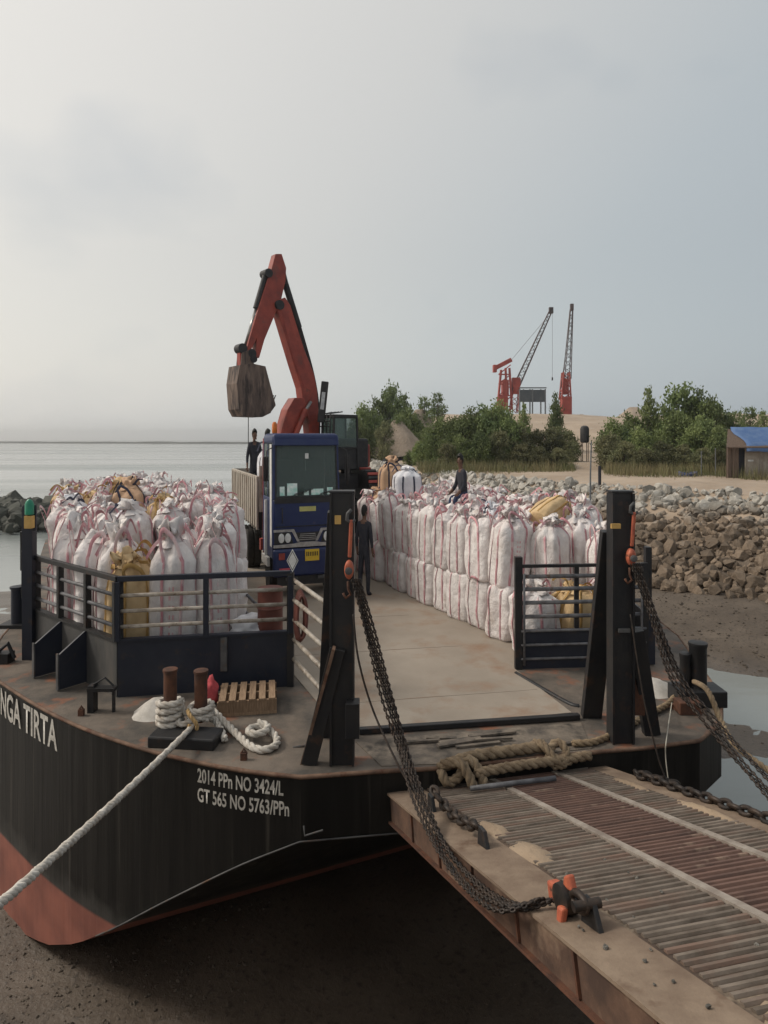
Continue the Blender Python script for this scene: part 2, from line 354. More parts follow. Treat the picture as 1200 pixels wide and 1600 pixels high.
# rock: tide line, mud-brown below
def tide_nodes():
    m, t, n, l, p, co, ma, noi, ramp, mix = m_ctx['rock']
    base = p.inputs['Base Color'].links[0].from_socket
    sep = n.new('ShaderNodeSeparateXYZ'); geo = n.new('ShaderNodeNewGeometry'); l.new(geo.outputs['Position'], sep.inputs[0])
    nn = n.new('ShaderNodeTexNoise'); nn.inputs['Scale'].default_value = .45; nn.inputs['Detail'].default_value = 5; l.new(geo.outputs['Position'], nn.inputs['Vector'])
    ad = n.new('ShaderNodeMath'); ad.operation = 'MULTIPLY_ADD'; ad.inputs[1].default_value = 2.4; l.new(nn.outputs['Fac'], ad.inputs[0]); l.new(sep.outputs['Z'], ad.inputs[2])
    msk = n.new('ShaderNodeMapRange'); msk.inputs[1].default_value = 2.1; msk.inputs[2].default_value = 1.0; msk.inputs[4].default_value = .92; l.new(ad.outputs[0], msk.inputs[0])
    mud = mix(1.0, (.46, .35, .265, 1), base, 'MULTIPLY')
    l.new(mix(msk.outputs[0], base, mud), p.inputs['Base Color'])
tide_nodes()
# foliage
def leaf_mat(name, a, b, c):
    m = mat(name, a, b, .6, .35, bump=0, c3=c, s3=.9, p3=(.5, .7), rand=.34, spec=.25)
    m_, t, n, l, p, co, ma, noi, ramp, mix = m_ctx[name]
    tr = n.new('ShaderNodeBsdfTranslucent'); l.new(p.inputs['Base Color'].links[0].from_socket, tr.inputs[0])
    ms = n.new('ShaderNodeMixShader'); ms.inputs[0].default_value = .25
    l.new(p.outputs[0], ms.inputs[1]); l.new(tr.outputs[0], ms.inputs[2]); l.new(ms.outputs[0], n['Material Output'].inputs[0])
leaf_mat('leaf', (.125, .17, .06, 1), (.19, .225, .085, 1), (.085, .13, .055, 1))
leaf_mat('leaf_olive', (.125, .135, .065, 1), (.175, .165, .085, 1), (.09, .105, .05, 1))
# glass
def glass_mat():
    m = bpy.data.materials.new('glass'); m.use_nodes = True; MATS['glass'] = m; n = m.node_tree.nodes; l = m.node_tree.links
    p = n['Principled BSDF']; p.inputs['Base Color'].default_value = (.13, .165, .155, 1); p.inputs['Roughness'].default_value = .04
    fr = n.new('ShaderNodeTexNoise'); fr.inputs['Scale'].default_value = 2
    tr = n.new('ShaderNodeBsdfTransparent'); tr.inputs[0].default_value = (.72, .80, .77, 1)
    ms = n.new('ShaderNodeMixShader'); mr_ = n.new('ShaderNodeMapRange'); mr_.inputs[3].default_value = .50; mr_.inputs[4].default_value = .64; l.new(fr.outputs['Fac'], mr_.inputs[0])
    l.new(mr_.outputs[0], ms.inputs[0]); l.new(p.outputs[0], ms.inputs[1]); l.new(tr.outputs[0], ms.inputs[2]); l.new(ms.outputs[0], n['Material Output'].inputs[0])
glass_mat()
# sea
def sea_mat():
    m = mat('sea', (.20, .225, .22, 1), (.235, .25, .24, 1), .12, .02, bump=0, spec=.5)
    m_, t, n, l, p, co, ma, noi, ramp, mix = m_ctx['sea']
    geo = n.new('ShaderNodeNewGeometry')
    def nb(sx, sy, s):
        mp = n.new('ShaderNodeMapping'); mp.inputs['Scale'].default_value = (sx, sy, 1); l.new(geo.outputs['Position'], mp.inputs[0])
        x = n.new('ShaderNodeTexNoise'); x.inputs['Scale'].default_value = s; x.inputs['Detail'].default_value = 5; l.new(mp.outputs[0], x.inputs['Vector']); return x.outputs['Fac']
    b1 = n.new('ShaderNodeBump'); b1.inputs['Strength'].default_value = .3; b1.inputs['Distance'].default_value = .15; l.new(nb(.35, 1, .5), b1.inputs['Height'])
    b2 = n.new('ShaderNodeBump'); b2.inputs['Strength'].default_value = .3; b2.inputs['Distance'].default_value = .5; l.new(nb(.15, 1, .06), b2.inputs['Height']); l.new(b1.outputs[0], b2.inputs['Normal'])
    l.new(b2.outputs[0], p.inputs['Normal'])
    r = n.new('ShaderNodeMapRange'); r.inputs[1].default_value = .4; r.inputs[2].default_value = .62; r.inputs[3].default_value = .08; r.inputs[4].default_value = .32; l.new(nb(.1, 1, .03), r.inputs[0]); l.new(r.outputs[0], p.inputs['Roughness'])
sea_mat()
# ground: wet mud low down, sand and gravel on the bank
def ground_mat():
    m = mat('ground', (.105, .085, .065, 1), (.15, .125, .098, 1), .6, .5, bump=0, spec=.5)
    m_, t, n, l, p, co, ma, noi, ramp, mix = m_ctx['ground']
    geo = n.new('ShaderNodeNewGeometry'); sep = n.new('ShaderNodeSeparateXYZ'); l.new(geo.outputs['Position'], sep.inputs[0])
    def nn(s, d=6, r=.6):
        x = n.new('ShaderNodeTexNoise'); x.inputs['Scale'].default_value = s; x.inputs['Detail'].default_value = d; x.inputs['Roughness'].default_value = r
        l.new(geo.outputs['Position'], x.inputs['Vector']); return x.outputs['Fac']
    mud = mix(ramp(nn(.45), .35, .65), (.068, .052, .039, 1), (.115, .09, .068, 1))
    mud = mix(ramp(nn(7, 5), .54, .68), mud, (.045, .035, .027, 1))
    sand = mix(ramp(nn(.22), .35, .65), (.40, .315, .235, 1), (.29, .22, .16, 1))
    sand = mix(ramp(nn(2.2), .55, .72), sand, (.33, .30, .27, 1))
    f = n.new('ShaderNodeMapRange'); f.inputs[1].default_value = -2.6; f.inputs[2].default_value = .2; l.new(sep.outputs['Z'], f.inputs[0])
    l.new(mix(f.outputs[0], mud, sand), p.inputs['Base Color'])
    rr = n.new('ShaderNodeMapRange'); rr.inputs[1].default_value = -5.0; rr.inputs[2].default_value = -4.6; rr.inputs[3].default_value = .30; rr.inputs[4].default_value = .85; l.new(sep.outputs['Z'], rr.inputs[0]); l.new(rr.outputs[0], p.inputs['Roughness'])
    b = n.new('ShaderNodeBump'); b.inputs['Strength'].default_value = .6; b.inputs['Distance'].default_value = .06; l.new(nn(7, 6, .7), b.inputs['Height']); l.new(b.outputs[0], p.inputs['Normal'])
ground_mat()

# ------------------------------------------------------------------ ground, sea, bank
TOP = [(110, 2), (60, 20), (34, 34.5), (25.3, 42.2), (19, 47.5), (14, 54), (9.5, 63), (4, 77), (0, 95), (-4.8, 119), (-10, 165), (-10, 420)]
def sdist(X, Y):
    """distance to the top edge of the revetment, positive inland (numpy arrays)"""
    best = np.full(X.shape, 1e9); sign = np.ones(X.shape)
    for (ax, ay), (bx, by) in zip(TOP, TOP[1:]):
        dx, dy = bx-ax, by-ay; L2 = dx*dx+dy*dy
        t = np.clip(((X-ax)*dx+(Y-ay)*dy)/L2, 0, 1); px, py = ax+t*dx, ay+t*dy
        d = np.hypot(X-px, Y-py); cr = dx*(Y-ay)-dy*(X-ax)
        k = d < best; best = np.where(k, d, best); sign = np.where(k, np.where(cr < 0, 1, -1), sign)
    return best*sign
def sstep(a, b, x): t = np.clip((x-a)/(b-a), 0, 1); return t*t*(3-2*t)
SLOPE_W = 9.0
def ground_h(X, Y):
    X = np.asarray(X, float); Y = np.asarray(Y, float); s = sdist(X, Y)
    toe = -3.4
    mud = -5.0+(toe+5.0)*sstep(-18.5, -SLOPE_W, s)
    mud = mud-1.6*sstep(44, 66, Y)*sstep(-6, -16, X)-.05*sstep(-14, -30, X)
    # shallow pools between barge and bank
    mud = mud-.42*sstep(7.8, 9.5, X)*sstep(-10.5, -13, s)*np.maximum(np.exp(-((Y-19.2+.12*(X-11))/1.5)**2), np.exp(-((Y-26.3+.15*(X-14))/2.6)**2))+.16*sstep(9, 7, X)*sstep(17, 14, Y)*sstep(-14, -8, X)
    pl = 1.5+.25*sstep(0, 6, s)
    hill = 8.8*sstep(74, 150, Y)*sstep(6, 22, s)
    r = np.where(s < -SLOPE_W, mud, np.where(s < 0, toe+(1.5-toe)*np.clip((s+SLOPE_W)/SLOPE_W, 0, 1), pl+hill))
    # landing under the far end of the ramp, where the photographer stands
    near = sstep(3.4, 1.6, Y); r = np.maximum(r, -9+near*11.3)
    return r
def make_ground():
    xs = np.concatenate([np.arange(-120, -24, 4), np.arange(-24, 36, .34), np.arange(36, 90, 2), np.arange(90, 900, 30)])
    ys = np.concatenate([np.arange(-30, 2, 1.0), np.arange(2, 62, .34), np.arange(62, 160, 1.6), np.arange(160, 1500, 40)])
    X, Y = np.meshgrid(xs, ys); H = ground_h(X, Y); nx, ny = len(xs), len(ys)
    V = []
    for j in range(ny):
        for i in range(nx):
            x, y, h = float(xs[i]), float(ys[j]), float(H[j, i])
            if h < -2:
                n1 = noise.noise((x*.16, y*.30, 3.1)); n2 = noise.noise((x*.9, y*.9, 1.7)); n3 = noise.noise((x*2.3, y*2.3, 8))
                h += .20*n1+.07*n2+.045*n3
            else:
                h += .18*noise.noise((x*.12, y*.12, 5))+.05*noise.noise((x*.8, y*.8, 2))
                if y > 74: h += 1.0*noise.noise((x*.06, y*.06, 9))
            V.append((x, y, h))
    F = [(j*nx+i, j*nx+i+1, (j+1)*nx+i+1, (j+1)*nx+i) for j in range(ny-1) for i in range(nx-1)]
    me = bpy.data.meshes.new('ground'); me.from_pydata(V, [], F); me.materials.append(MATS['ground']); me.polygons.foreach_set('use_smooth', [True]*len(F)); me.update()
    tag(link('ground', me), 'muddy tidal flat rising to a sandy bank', 'ground', kind='structure')
make_ground()
mb = MB(); mb.add([(-3500, -60, -5.07), (880, -60, -5.07), (880, 3500, -5.07), (-3500, 3500, -5.07)], [(0, 1, 2, 3)])
tag(link('sea', mb.mesh('sea', 'sea')), 'calm grey sea and tidal pools', 'sea', kind='structure')
# thin dark bar near the horizon
def far_bar():
    mb = MB(); n = 60; top = []; 
    for i in range(n+1):
        t = i/n; u = -300+t*900; d = 1500-420*t; x = (u-U0)*d/FPX
        h = 3.6+1.6*noise.noise((i*.35, 2, 0))
        top.append((x, d, -5.2, h))
    for (x, d, z, h), (x2, d2, z2, h2) in zip(top, top[1:]):
        mb.add([(x, d, z), (x2, d2, z2), (x2, d2+6, z2+h2), (x, d+6, z+h), (x2, d2+60, z2+h2), (x, d+60, z+h)], [(0, 1, 2, 3), (3, 2, 4, 5)])
    tag(link('sandbar', mb.mesh('sandbar', 'far_bar')), kind='structure')
far_bar()
# ------------------------------------------------------------------ rocks
def rock_mesh(seed, m, n=19, name='stone'):
    r = random.Random(seed); bm = bmesh.new()
    for _ in range(n):
        v = Vector((r.gauss(0, 1), r.gauss(0, 1), r.gauss(0, 1))).normalized()
        bm.verts.new((v.x*.5*r.uniform(.8, 1.1), v.y*.5*r.uniform(.8, 1.1), v.z*.46*r.uniform(.8, 1.1)))
    res = bmesh.ops.convex_hull(bm, input=bm.verts)
    bmesh.ops.delete(bm, geom=[g for g in res.get('geom_interior', []) if isinstance(g, bmesh.types.BMVert)], context='VERTS')
    me = bpy.data.meshes.new(name); bm.to_mesh(me); bm.free(); me.materials.append(MATS[m]); return me
ROCKS = [rock_mesh(i, 'rock') for i in range(10)]
def make_revetment():
    r = random.Random(3)
    rev = thing('stone_revetment', 'sloping revetment of loose grey stones, mud-brown below the tide line', 'revetment', (17, 38, -3.6))
    spots = []
    for (ax, ay), (bx, by) in zip(TOP[1:10], TOP[2:11]):
        ln = math.hypot(bx-ax, by-ay); t = Vector((bx-ax, by-ay)).normalized(); nrm = Vector((-t.y, t.x))   # towards the water
        far = min(ay, by) > 60
        sp = .37 if not far else .72
        for _ in range(int(ln*(SLOPE_W+2.6)/(sp*sp))):
            q = r.random()*ln; off = r.uniform(-.5, SLOPE_W+.8)
            x = ax+t.x*q+nrm.x*off; y = ay+t.y*q+nrm.y*off
            if y < 24 or y > 170: continue
            u = U0+FPX*x/y
            if u > 1290 or u < 480: continue
            spots.append((x, y, off, sp))
    hs = ground_h([s[0] for s in spots], [s[1] for s in spots])
    items = []
    for (x, y, off, sp), h in zip(spots, hs):
        k = max(0, off/SLOPE_W); sz = r.lognormvariate(-.50, .42)*(.74+.30*k)*(1.0 if sp < .6 else 1.5)
        sz = min(sz, 1.05)
        if off < 0: sz *= .6
        items.append((sz/y, x, y, float(h)+.08*sz+r.uniform(0, .15), sz))
    items.sort(reverse=True)
    def vis(it):
        u = U0+FPX*it[1]/it[2]; v = V0+FPX*(EYE-it[3])/it[2]; return 990 < u < 1205 and v < 950
    big = [it for it in items if vis(it)][:300]; bs = set(id(b) for b in big)
    for it in big:
        _, x, y, z, sz = it
        o = link('stone', ROCKS[r.randrange(10)], rev, (x-17, y-38, z+3.6), (r.uniform(-.4, .4), r.uniform(-.4, .4), r.uniform(0, 6.28)), (sz*r.uniform(.8, 1.3), sz*r.uniform(.75, 1.2), sz*r.uniform(.9, 1.35)))
    mb = MB()
    for it in items:
        if id(it) in bs: continue
        _, x, y, z, sz = it; me = ROCKS[r.randrange(10)]
        M = Matrix.Translation((x, y, z)) @ Matrix.Rotation(r.uniform(0, 6.28), 4, 'Z') @ Matrix.Rotation(r.uniform(-.4, .4), 4, 'X') @ Matrix.Diagonal((sz*r.uniform(.8, 1.3), sz*r.uniform(.75, 1.2), sz*r.uniform(.85, 1.3), 1))
        mb.add([M @ v.co for v in me.vertices], [tuple(p.vertices) for p in me.polygons])
    tag(part(mb, 'stone_mass', 'rock', rev), kind='stuff')
make_revetment()
def rubble(name, pts, m, n, sz, label, cat, spread):
    r = random.Random(len(name)*7+n); mb = MB()
    for _ in range(n):
        c = r.choice(pts); x, y = c[0]+r.gauss(0, spread), c[1]+r.gauss(0, spread); s = r.lognormvariate(0, .4)*sz
        z = c[2]+r.uniform(-.2, .6)*sz; me = ROCKS[r.randrange(10)]
        M = Matrix.Translation((x, y, z)) @ Matrix.Rotation(r.uniform(0, 6.28), 4, 'Z') @ Matrix.Diagonal((s, s, s*1.1, 1))
        mb.add([M @ v.co for v in me.vertices], [tuple(p.vertices) for p in me.polygons])
    tag(link(name, mb.mesh(name, m)), label, cat, kind='stuff')
rubble('rock_spit', [(-54+i*.55, 92-i*.75, -5.0+.7*(j/3)) for i in range(26) for j in range(4)], 'dark_rock', 1500, 1.1, 'low dark spit of weedy rocks at the water\'s edge', 'rocks', 1.6)
# small stones and clods on the mud below the bow and at the toe of the revetment
def pebbles():
    r = random.Random(5); mb = MB(); P = []
    for _ in range(2600): P.append((r.uniform(-12, -2.5), r.uniform(8.0, 14.0), .025+.06*r.random()**3))
    for _ in range(900):
        x = r.uniform(13, 22); y = r.uniform(27, 40); P.append((x, y, .04+.16*r.random()**3))
    for _ in range(160): P.append((r.uniform(7, 22), r.uniform(13, 30), r.uniform(.04, .13)))
    s = sdist(np.array([p[0] for p in P]), np.array([p[1] for p in P])); h = ground_h([p[0] for p in P], [p[1] for p in P])
    for (x, y, sz), ss, hh in zip(P, s, h):
        if ss > -SLOPE_W+1: continue
        me = ROCKS[r.randrange(10)]; 
        nz_ = .20*noise.noise((x*.16, y*.30, 3.1))+.07*noise.noise((x*.9, y*.9, 1.7))+.045*noise.noise((x*2.3, y*2.3, 8))
        M = Matrix.Translation((x, y, float(hh)+nz_)) @ Matrix.Rotation(r.uniform(0, 6.28), 4, 'Z') @ Matrix.Diagonal((sz*1.3, sz, sz*.9, 1))
        mb.add([M @ v.co for v in me.vertices], [tuple(p.vertices) for p in me.polygons])
    mat('clod', (.10, .08, .06, 1), (.055, .043, .033, 1), .8, 3, bump=.4)
    tag(link('mud_clods', mb.mesh('mud_clods', 'clod')), 'scattered clods and pebbles on the mud', 'clods', kind='stuff')
pebbles()
# ------------------------------------------------------------------ barge
AX = Vector((-.40, .917, 0)).normalized()            # the barge's length runs away to the left
TX = Vector((AX.y, -AX.x, 0))
barge = thing('barge', 'black steel landing barge with red bottom, loaded with bulk bags', 'barge', (-2, 20, -5.1))
port_px = [(0, 1065), (60, 1103), (130, 1137), (220, 1168), (300, 1188), (380, 1203), (470, 1213)]
PORT = [G(u, v) for u, v in port_px]                 # far to near
FRONT = [G(540, 1208), G(610, 1203), G(690, 1199), G(810, 1186), G(940, 1173), G(1005, 1168)]
STBD = [Vector((5.55, 11.25, 0)), Vector((6.3, 11.95, 0)), Vector((6.75, 12.8, 0)), Vector((7.15, 14.0, 0)), Vector((7.9, 17.2, 0)), Vector((8.1, 20.0, 0))]
pstart = [Vector((-9.55, 15.4, 0)), Vector((-10.25, 17.2, 0)), Vector((-10.9, 19.2, 0))]
LEN = 16
OUT = [pstart[2]+Vector((-.43, .903, 0))*LEN]+pstart[::-1]+cat_rom(PORT, 4)+FRONT+STBD+[STBD[-1]+Vector((-.43, .903, 0))*(LEN+2)]
P0 = PORT[-1]
RAKE = [(-2, -1.0), (0.0, -1.02), (.5, -1.45), (2.45, -3.28), (3.4, -4.05), (4.3, -4.55), (5.4, -4.9), (6.5, -5.1), (80, -5.1)]
def rake(p):
    t = (p-P0).dot(AX)
    for (a, za), (b, zb) in zip(RAKE, RAKE[1:]):
        if t <= b: return za+(zb-za)*max(0, (t-a)/(b-a))
    return -5.1
def make_hull():
    # refine outline
    pts = []
    for a, b in zip(OUT, OUT[1:]):
        k = max(1, int((b-a).length/.35)) if (a-P0).length < 16 or (b-P0).length < 16 else 8
        pts += [a.lerp(b, i/k) for i in range(k)]
    pts.append(OUT[-1]); n = len(pts); mb = MB()
    for i in range(n):
        p = pts[i]; zb = rake(p); zk = [-.02, -.06, zb]
        for z in zk: mb.v.append((p.x, p.y, z))
    for i in range(n-1):
        for k in range(2): a = i*3+k; mb.f.append((a, a+3, a+4, a+1))
    mb.f.append((0, 1, 2, (n-1)*3+2, (n-1)*3+1, (n-1)*3))
    part(mb, 'hull', 'hull_paint', barge)
    # bottom: strips between the port and starboard outline at equal stations
    def width_at(t):
        xs = []
        for a, b in zip(pts, pts[1:]+pts[:1]):
            ta, tb = (a-P0).dot(AX), (b-P0).dot(AX)
            if (ta-t)*(tb-t) <= 0 and abs(ta-tb) > 1e-6: xs.append(a.lerp(b, (t-ta)/(tb-ta)).dot(TX))
        return (min(xs), max(xs)) if len(xs) > 1 else None
    mb = MB(); prev = None; ts = [-.9+.3*i for i in range(30)]+[9, 12, 15, 18, 21, 24]
    for t in ts:
        wd = width_at(t)
        if not wd: continue
        row = []
        for k in range(9):
            q = AX*t+TX*(wd[0]+(wd[1]-wd[0])*k/8); q = Vector((q.x, q.y, 0))+AX*P0.dot(AX)
            q.z = rake(q)+.01; row.append(tuple(q))
        o = len(mb.v); mb.v += row
        if prev is not None:
            for k in range(8): mb.f.append((prev+k, prev+k+1, o+k+1, o+k))
        prev = o
    part(mb, 'bottom_plating', 'hull_paint', barge, smooth=True)
    # deck sheet
    mb = MB(); mb.prism([p+Vector((0, 0, -.03)) for p in pts], (0, 0, .03)); part(mb, 'bow_deck', 'bow_deck', barge)
    # rubbing edge along the gunwale
    near = [p for p in pts if p.y < 22]
    mb = MB(); mb.tube([p+Vector((0, 0, -.015)) for p in near], .035, 6); part(mb, 'gunwale_edge', 'rust_light', barge, smooth=True)
    # knuckle seam along the transom and rake
    mb = MB()
    seam = [p for p in pts if p.y < 11.6 and p.x < 1]
    mb.tube([Vector((p.x, p.y, rake(p))) + Vector((-.012, -.012, 0)) for p in seam], .016, 5); part(mb, 'knuckle_bead', 'grey_steel', barge, smooth=True)
    return pts
HP = make_hull()
# lane plate from the hinge to the stern, lying on the deck
lane_l0, lane_r0 = G(566, 1140), G(905, 1105)
def lane():
    a = Vector((-.70, 11.45, 0)); b = Vector((3.62, 12.35, 0))
    mid = Vector((-1.75, 13.75, 0)); c = Vector((3.0, 14.7, 0))
    e1 = mid+Vector((-.42, .907, 0))*20.5; e2 = c+Vector((-.42, .907, 0))*20.5
    z = Vector((0, 0, .006)); mb = MB(); mb.prism([p for p in (a, b, c, Vector((5.2, 15.4, 0)), e2+Vector((2.4, .9, 0)), e1, mid)], (0, 0, .014)); part(mb, 'lane_plate', 'lane_deck', barge)
    # welded seams across the lane
    mb = MB()
    for k in range(5):
        p = a.lerp(mid, .3)+AX*(k*3.1+.6); q = b.lerp(c, .25)+AX*(k*3.1+.6)
        mb.beam(p+z*2.6, q+z*2.6, .03, .008)
    part(mb, 'weld_seam', 'lane_deck', barge)
    # threshold beam and worn apron before the ramp
    mb = MB(); mb.beam(G(560, 1147)+Vector((0, 0, .06)), G(905, 1124)+Vector((0, 0, .06)), .12, .10); part(mb, 'threshold_beam', 'black_steel', barge, bevel=.015)
    mb = MB(); mb.prism([G(556, 1160), G(596, 1198), G(690, 1194), G(925, 1170), G(908, 1130), G(700, 1146)], (0, 0, .012)); part(mb, 'apron_plate', 'hinge_deck', barge)
    r = random.Random(4)
    for k in range(9):
        u = r.uniform(600, 880); v = 1150+r.uniform(4, 22); p = G(u, v); mb = MB(); mb.beam(p+Vector((0, 0, .03+.004*k)), p+Vector((r.uniform(.3, .9), r.uniform(-.05, .25), .03+.004*k)), r.uniform(.05, .12), .035)
        part(mb, 'dunnage_board', 'hinge_deck', barge)
lane()
# --- port bulwark: solid lower plate with rail above
ZW, ZR = 1.15, 2.42
C1 = G(184, 1089); C2 = Vector((-2.0, 13.7, 0)); C0 = G(56, 1027)
C3 = Vector((-.98, 11.55, 0)); CF = Vector((-9.35, 16.7, 0)); CE = CF+Vector((-.5, .866, 0))*4
up = lambda z: Vector((0, 0, z))
def pipe(par, a, b, z, r_, m, za=None):
    mb = MB(); mb.tube([a+up(z), b+up(z if za is None else za)], r_, 8); return part(mb, 'pipe', m, par, smooth=True)
def bulwark(a, b, nposts, label, pm, wallm, post_m, lo=ZW, hi=ZR, pipes=3, face=1):
    d = (b-a).normalized(); nrm = Vector((d.y, -d.x, 0))*face
    mb = MB(); mb.beam(a+up(lo/2), b+up(lo/2), .05, lo); o = part(mb, 'bulwark_plate', wallm, barge, label=label)
    mb = MB(); mb.beam(a+up(lo+.02), b+up(lo+.02), .14, .05); part(mb, 'coping', post_m, o)
    mb = MB(); mb.beam(a+up(hi), b+up(hi), .11, .11); part(mb, 'top_rail', post_m, o, bevel=.01)
    for k in range(nposts):
        p = a.lerp(b, k/(nposts-1)) if nposts > 1 else a
        mb = MB(); mb.beam(p+up(lo), p+up(hi-.05), .13 if 0 < k < nposts-1 else .20, .11, up=(d.x, d.y, 0)); part(mb, 'post', post_m, o, bevel=.008)
    for k in range(pipes):
        pipe(o, a, b, lo+(hi-lo)*(k+1)/(pipes+1)-.03, .042, pm)
    return o
bf = bulwark(C1, C2, 3, 'solid dark plate with open rail across the bow', 'pipe_white', 'navy_steel', 'navy_steel')
mb = MB(); p = C1.lerp(C2, .60); mb.box(p+Vector((.03, -.05, .78)), (.13, .08, .7)); part(mb, 'stiffener', 'grey_steel', bf)
bs = bulwark(C0, C1, 4, 'grey-stained plate with rail running along the port bow', 'pipe_grey', 'bulwark_side', 'black_steel')
bl = bulwark(CF, CE, 4, 'plate and rail along the port side', 'pipe_grey', 'grey_steel', 'black_steel')
mb = MB(); mb.beam(C0+up(.6), CF+up(.6), .05, 1.2); part(mb, 'bulwark_plate', 'bulwark_side', barge)
for k in range(3): pipe(barge, C0, CF, 1.45+.32*k, .04, 'pipe_grey')
mb = MB(); mb.beam(C0+up(ZR), CF+up(ZR), .11, .11); part(mb, 'top_rail', 'black_steel', barge)
# knee brackets outside the port bow bulwark
for f_, w_ in ((.36, .62), (.66, .62)):
    p = C0.lerp(C1, f_); d = (C1-C0).normalized(); nrm = Vector((d.y, -d.x, 0))
    if nrm.y > 0: nrm = -nrm
    mb = MB(); mb.prism([p+nrm*.03+up(.02), p+nrm*w_+up(.02), p+nrm*w_+up(.75), p+nrm*.03+up(1.15)], d*.05); part(mb, 'knee_bracket', 'navy_steel', bs)
    mb = MB(); mb.beam(p+nrm*(w_+.012)+up(.02)+d*.02, p+nrm*(w_+.012)+up(.78)+d*.02, .09, .03, up=(nrm.x, nrm.y, 0)); part(mb, 'bracket_flange', 'grey_steel', bs)
# tall post on the port bow with navigation lamp
mb = MB(); mb.beam(C0+up(0)+Vector((-.1, -.1, 0)), C0+up(3.68)+Vector((-.1, -.1, 0)), .25, .22, up=(0, 1, 0)); post_l = part(mb, 'corner_post', 'navy_steel', barge, bevel=.01)
q = Q(46, 805, 15.2)
mb = MB(); mb.lathe([(.06, 0), (.10, .02), (.10, .26), (.07, .34), (.03, .38)], 14, q); part(mb, 'navigation_lamp', 'lamp_green', post_l, smooth=40)
mb = MB(); mb.box(q+Vector((0, 0, -.16)), (.17, .17, .30)); part(mb, 'lamp_housing', 'mast_yellow', post_l, bevel=.01)
mb = MB(); mb.box(q+Vector((-.05, .12, -.08)), (.30, .06, .62)); part(mb, 'lamp_bracket', 'navy_steel', post_l)
# small bitt beyond the post
mb = MB(); p = G(27, 978); mb.lathe([(.16, 0), (.16, 1.05), (.19, 1.06), (.19, 1.12)], 14, p); part(mb, 'bitt', 'navy_steel', barge, smooth=40)
mb = MB(); mb.box(p+up(.05), (.75, .6, .1)); part(mb, 'bitt_base', 'black_steel', barge)
# lane-side pipe rail between the bulwark and the port mast
laner = bulwark.__call__ and None
mb = MB(); mb.beam(C2+up(0), C2+up(ZR), .14, .14, up=(0, 1, 0)); lr = part(mb, 'rail_post', 'black_steel', barge)
for k in range(5):
    z = 2.28-.42*k; pipe(lr, C2+Vector((.05, 0, 0)), C3, z, .045, 'pipe_white')
inn = C2+Vector((-.42, .907, 0))*16
for k in range(2): pipe(lr, C2+Vector((-.3, .6, 0)), inn, .55+.5*k, .04, 'pipe_grey')
# --- masts
def mast(base, top_z, wd, name_side):
    mb = MB(); mb.box(base+up(top_z/2), (wd, wd*.72, top_z)); m = part(mb, 'mast', 'black_steel', barge, bevel=.012)
    for s in (-1, 1):
        mb = MB(); mb.box(base+Vector((s*wd*.5, -.02, top_z/2)), (.035, wd*.9, top_z-.03)); part(mb, 'flange', 'black_steel', m)
    mb = MB(); mb.box(base+up(top_z+.012), (wd*1.12, wd*.85, .03)); part(mb, 'cap_plate', 'black_steel', m)
    return m
ML = G(535, 1190); MR = G(969, 1157)
ml = mast(ML, 4.42, .36, 'l')
mb = MB(); mb.beam(Q(531, 800, 10.62), G(511, 1150)+Vector((.02, 0, 0)), .40, .16, up=(0, -1, 0)); part(mb, 'back_leg', 'black_steel', ml, bevel=.01)
mb = MB(); mb.beam(Q(528, 1012, 10.35), G(483, 1193)+Vector((0, 0, 0)), .25, .15, up=(0, -1, 0)); part(mb, 'raking_brace', 'black_steel', ml, bevel=.01)
mb = MB(); mb.beam(Q(522, 1012, 10.25), G(473, 1188)+Vector((0, -.06, 0)), .05, .16, up=(0, -1, 0)); part(mb, 'brace_flange', 'rust_light', ml)
mb = MB(); mb.box(Q(551, 1122, 10.30), (.22, .26, .56)); part(mb, 'winch_box', 'black_steel', ml, bevel=.012)
mb = MB(); mb.box(Q(528, 812, 10.36), (.10, .05, .14)); part(mb, 'marker_plate', 'mast_yellow', ml)
for q in (Q(535, 1188, 10.3), Q(484, 1192, 10.3)):
    pass
mr_m = mast(MR, 4.36, .35, 'r')
mb = MB(); mb.beam(Q(955, 830, 11.5), G(921, 1120)+Vector((.03, .0, 0)), .36, .16, up=(0, -1, 0)); part(mb, 'back_leg', 'black_steel', mr_m, bevel=.01)
mb = MB(); mb.beam(Q(992, 985, 11.25), G(1018, 1147)+Vector((0, 0, 0)), .28, .16, up=(0, -1, 0)); part(mb, 'raking_brace', 'black_steel', mr_m, bevel=.01)
mb = MB(); mb.prism([Q(982, 990, 11.3), Q(1004, 1020, 11.3), Q(1008, 1118, 11.3), Q(982, 1118, 11.3)], (0, .05, 0)); part(mb, 'gusset', 'rust', mr_m)
mb = MB(); mb.box(Q(962, 822, 10.98), (.16, .05, .08)); part(mb, 'marker_plate', 'mast_yellow', mr_m)
mb = MB(); mb.box(Q(975, 985, 11.05), (.20, .06, .06)); part(mb, 'cleat', 'grey_steel', mr_m)
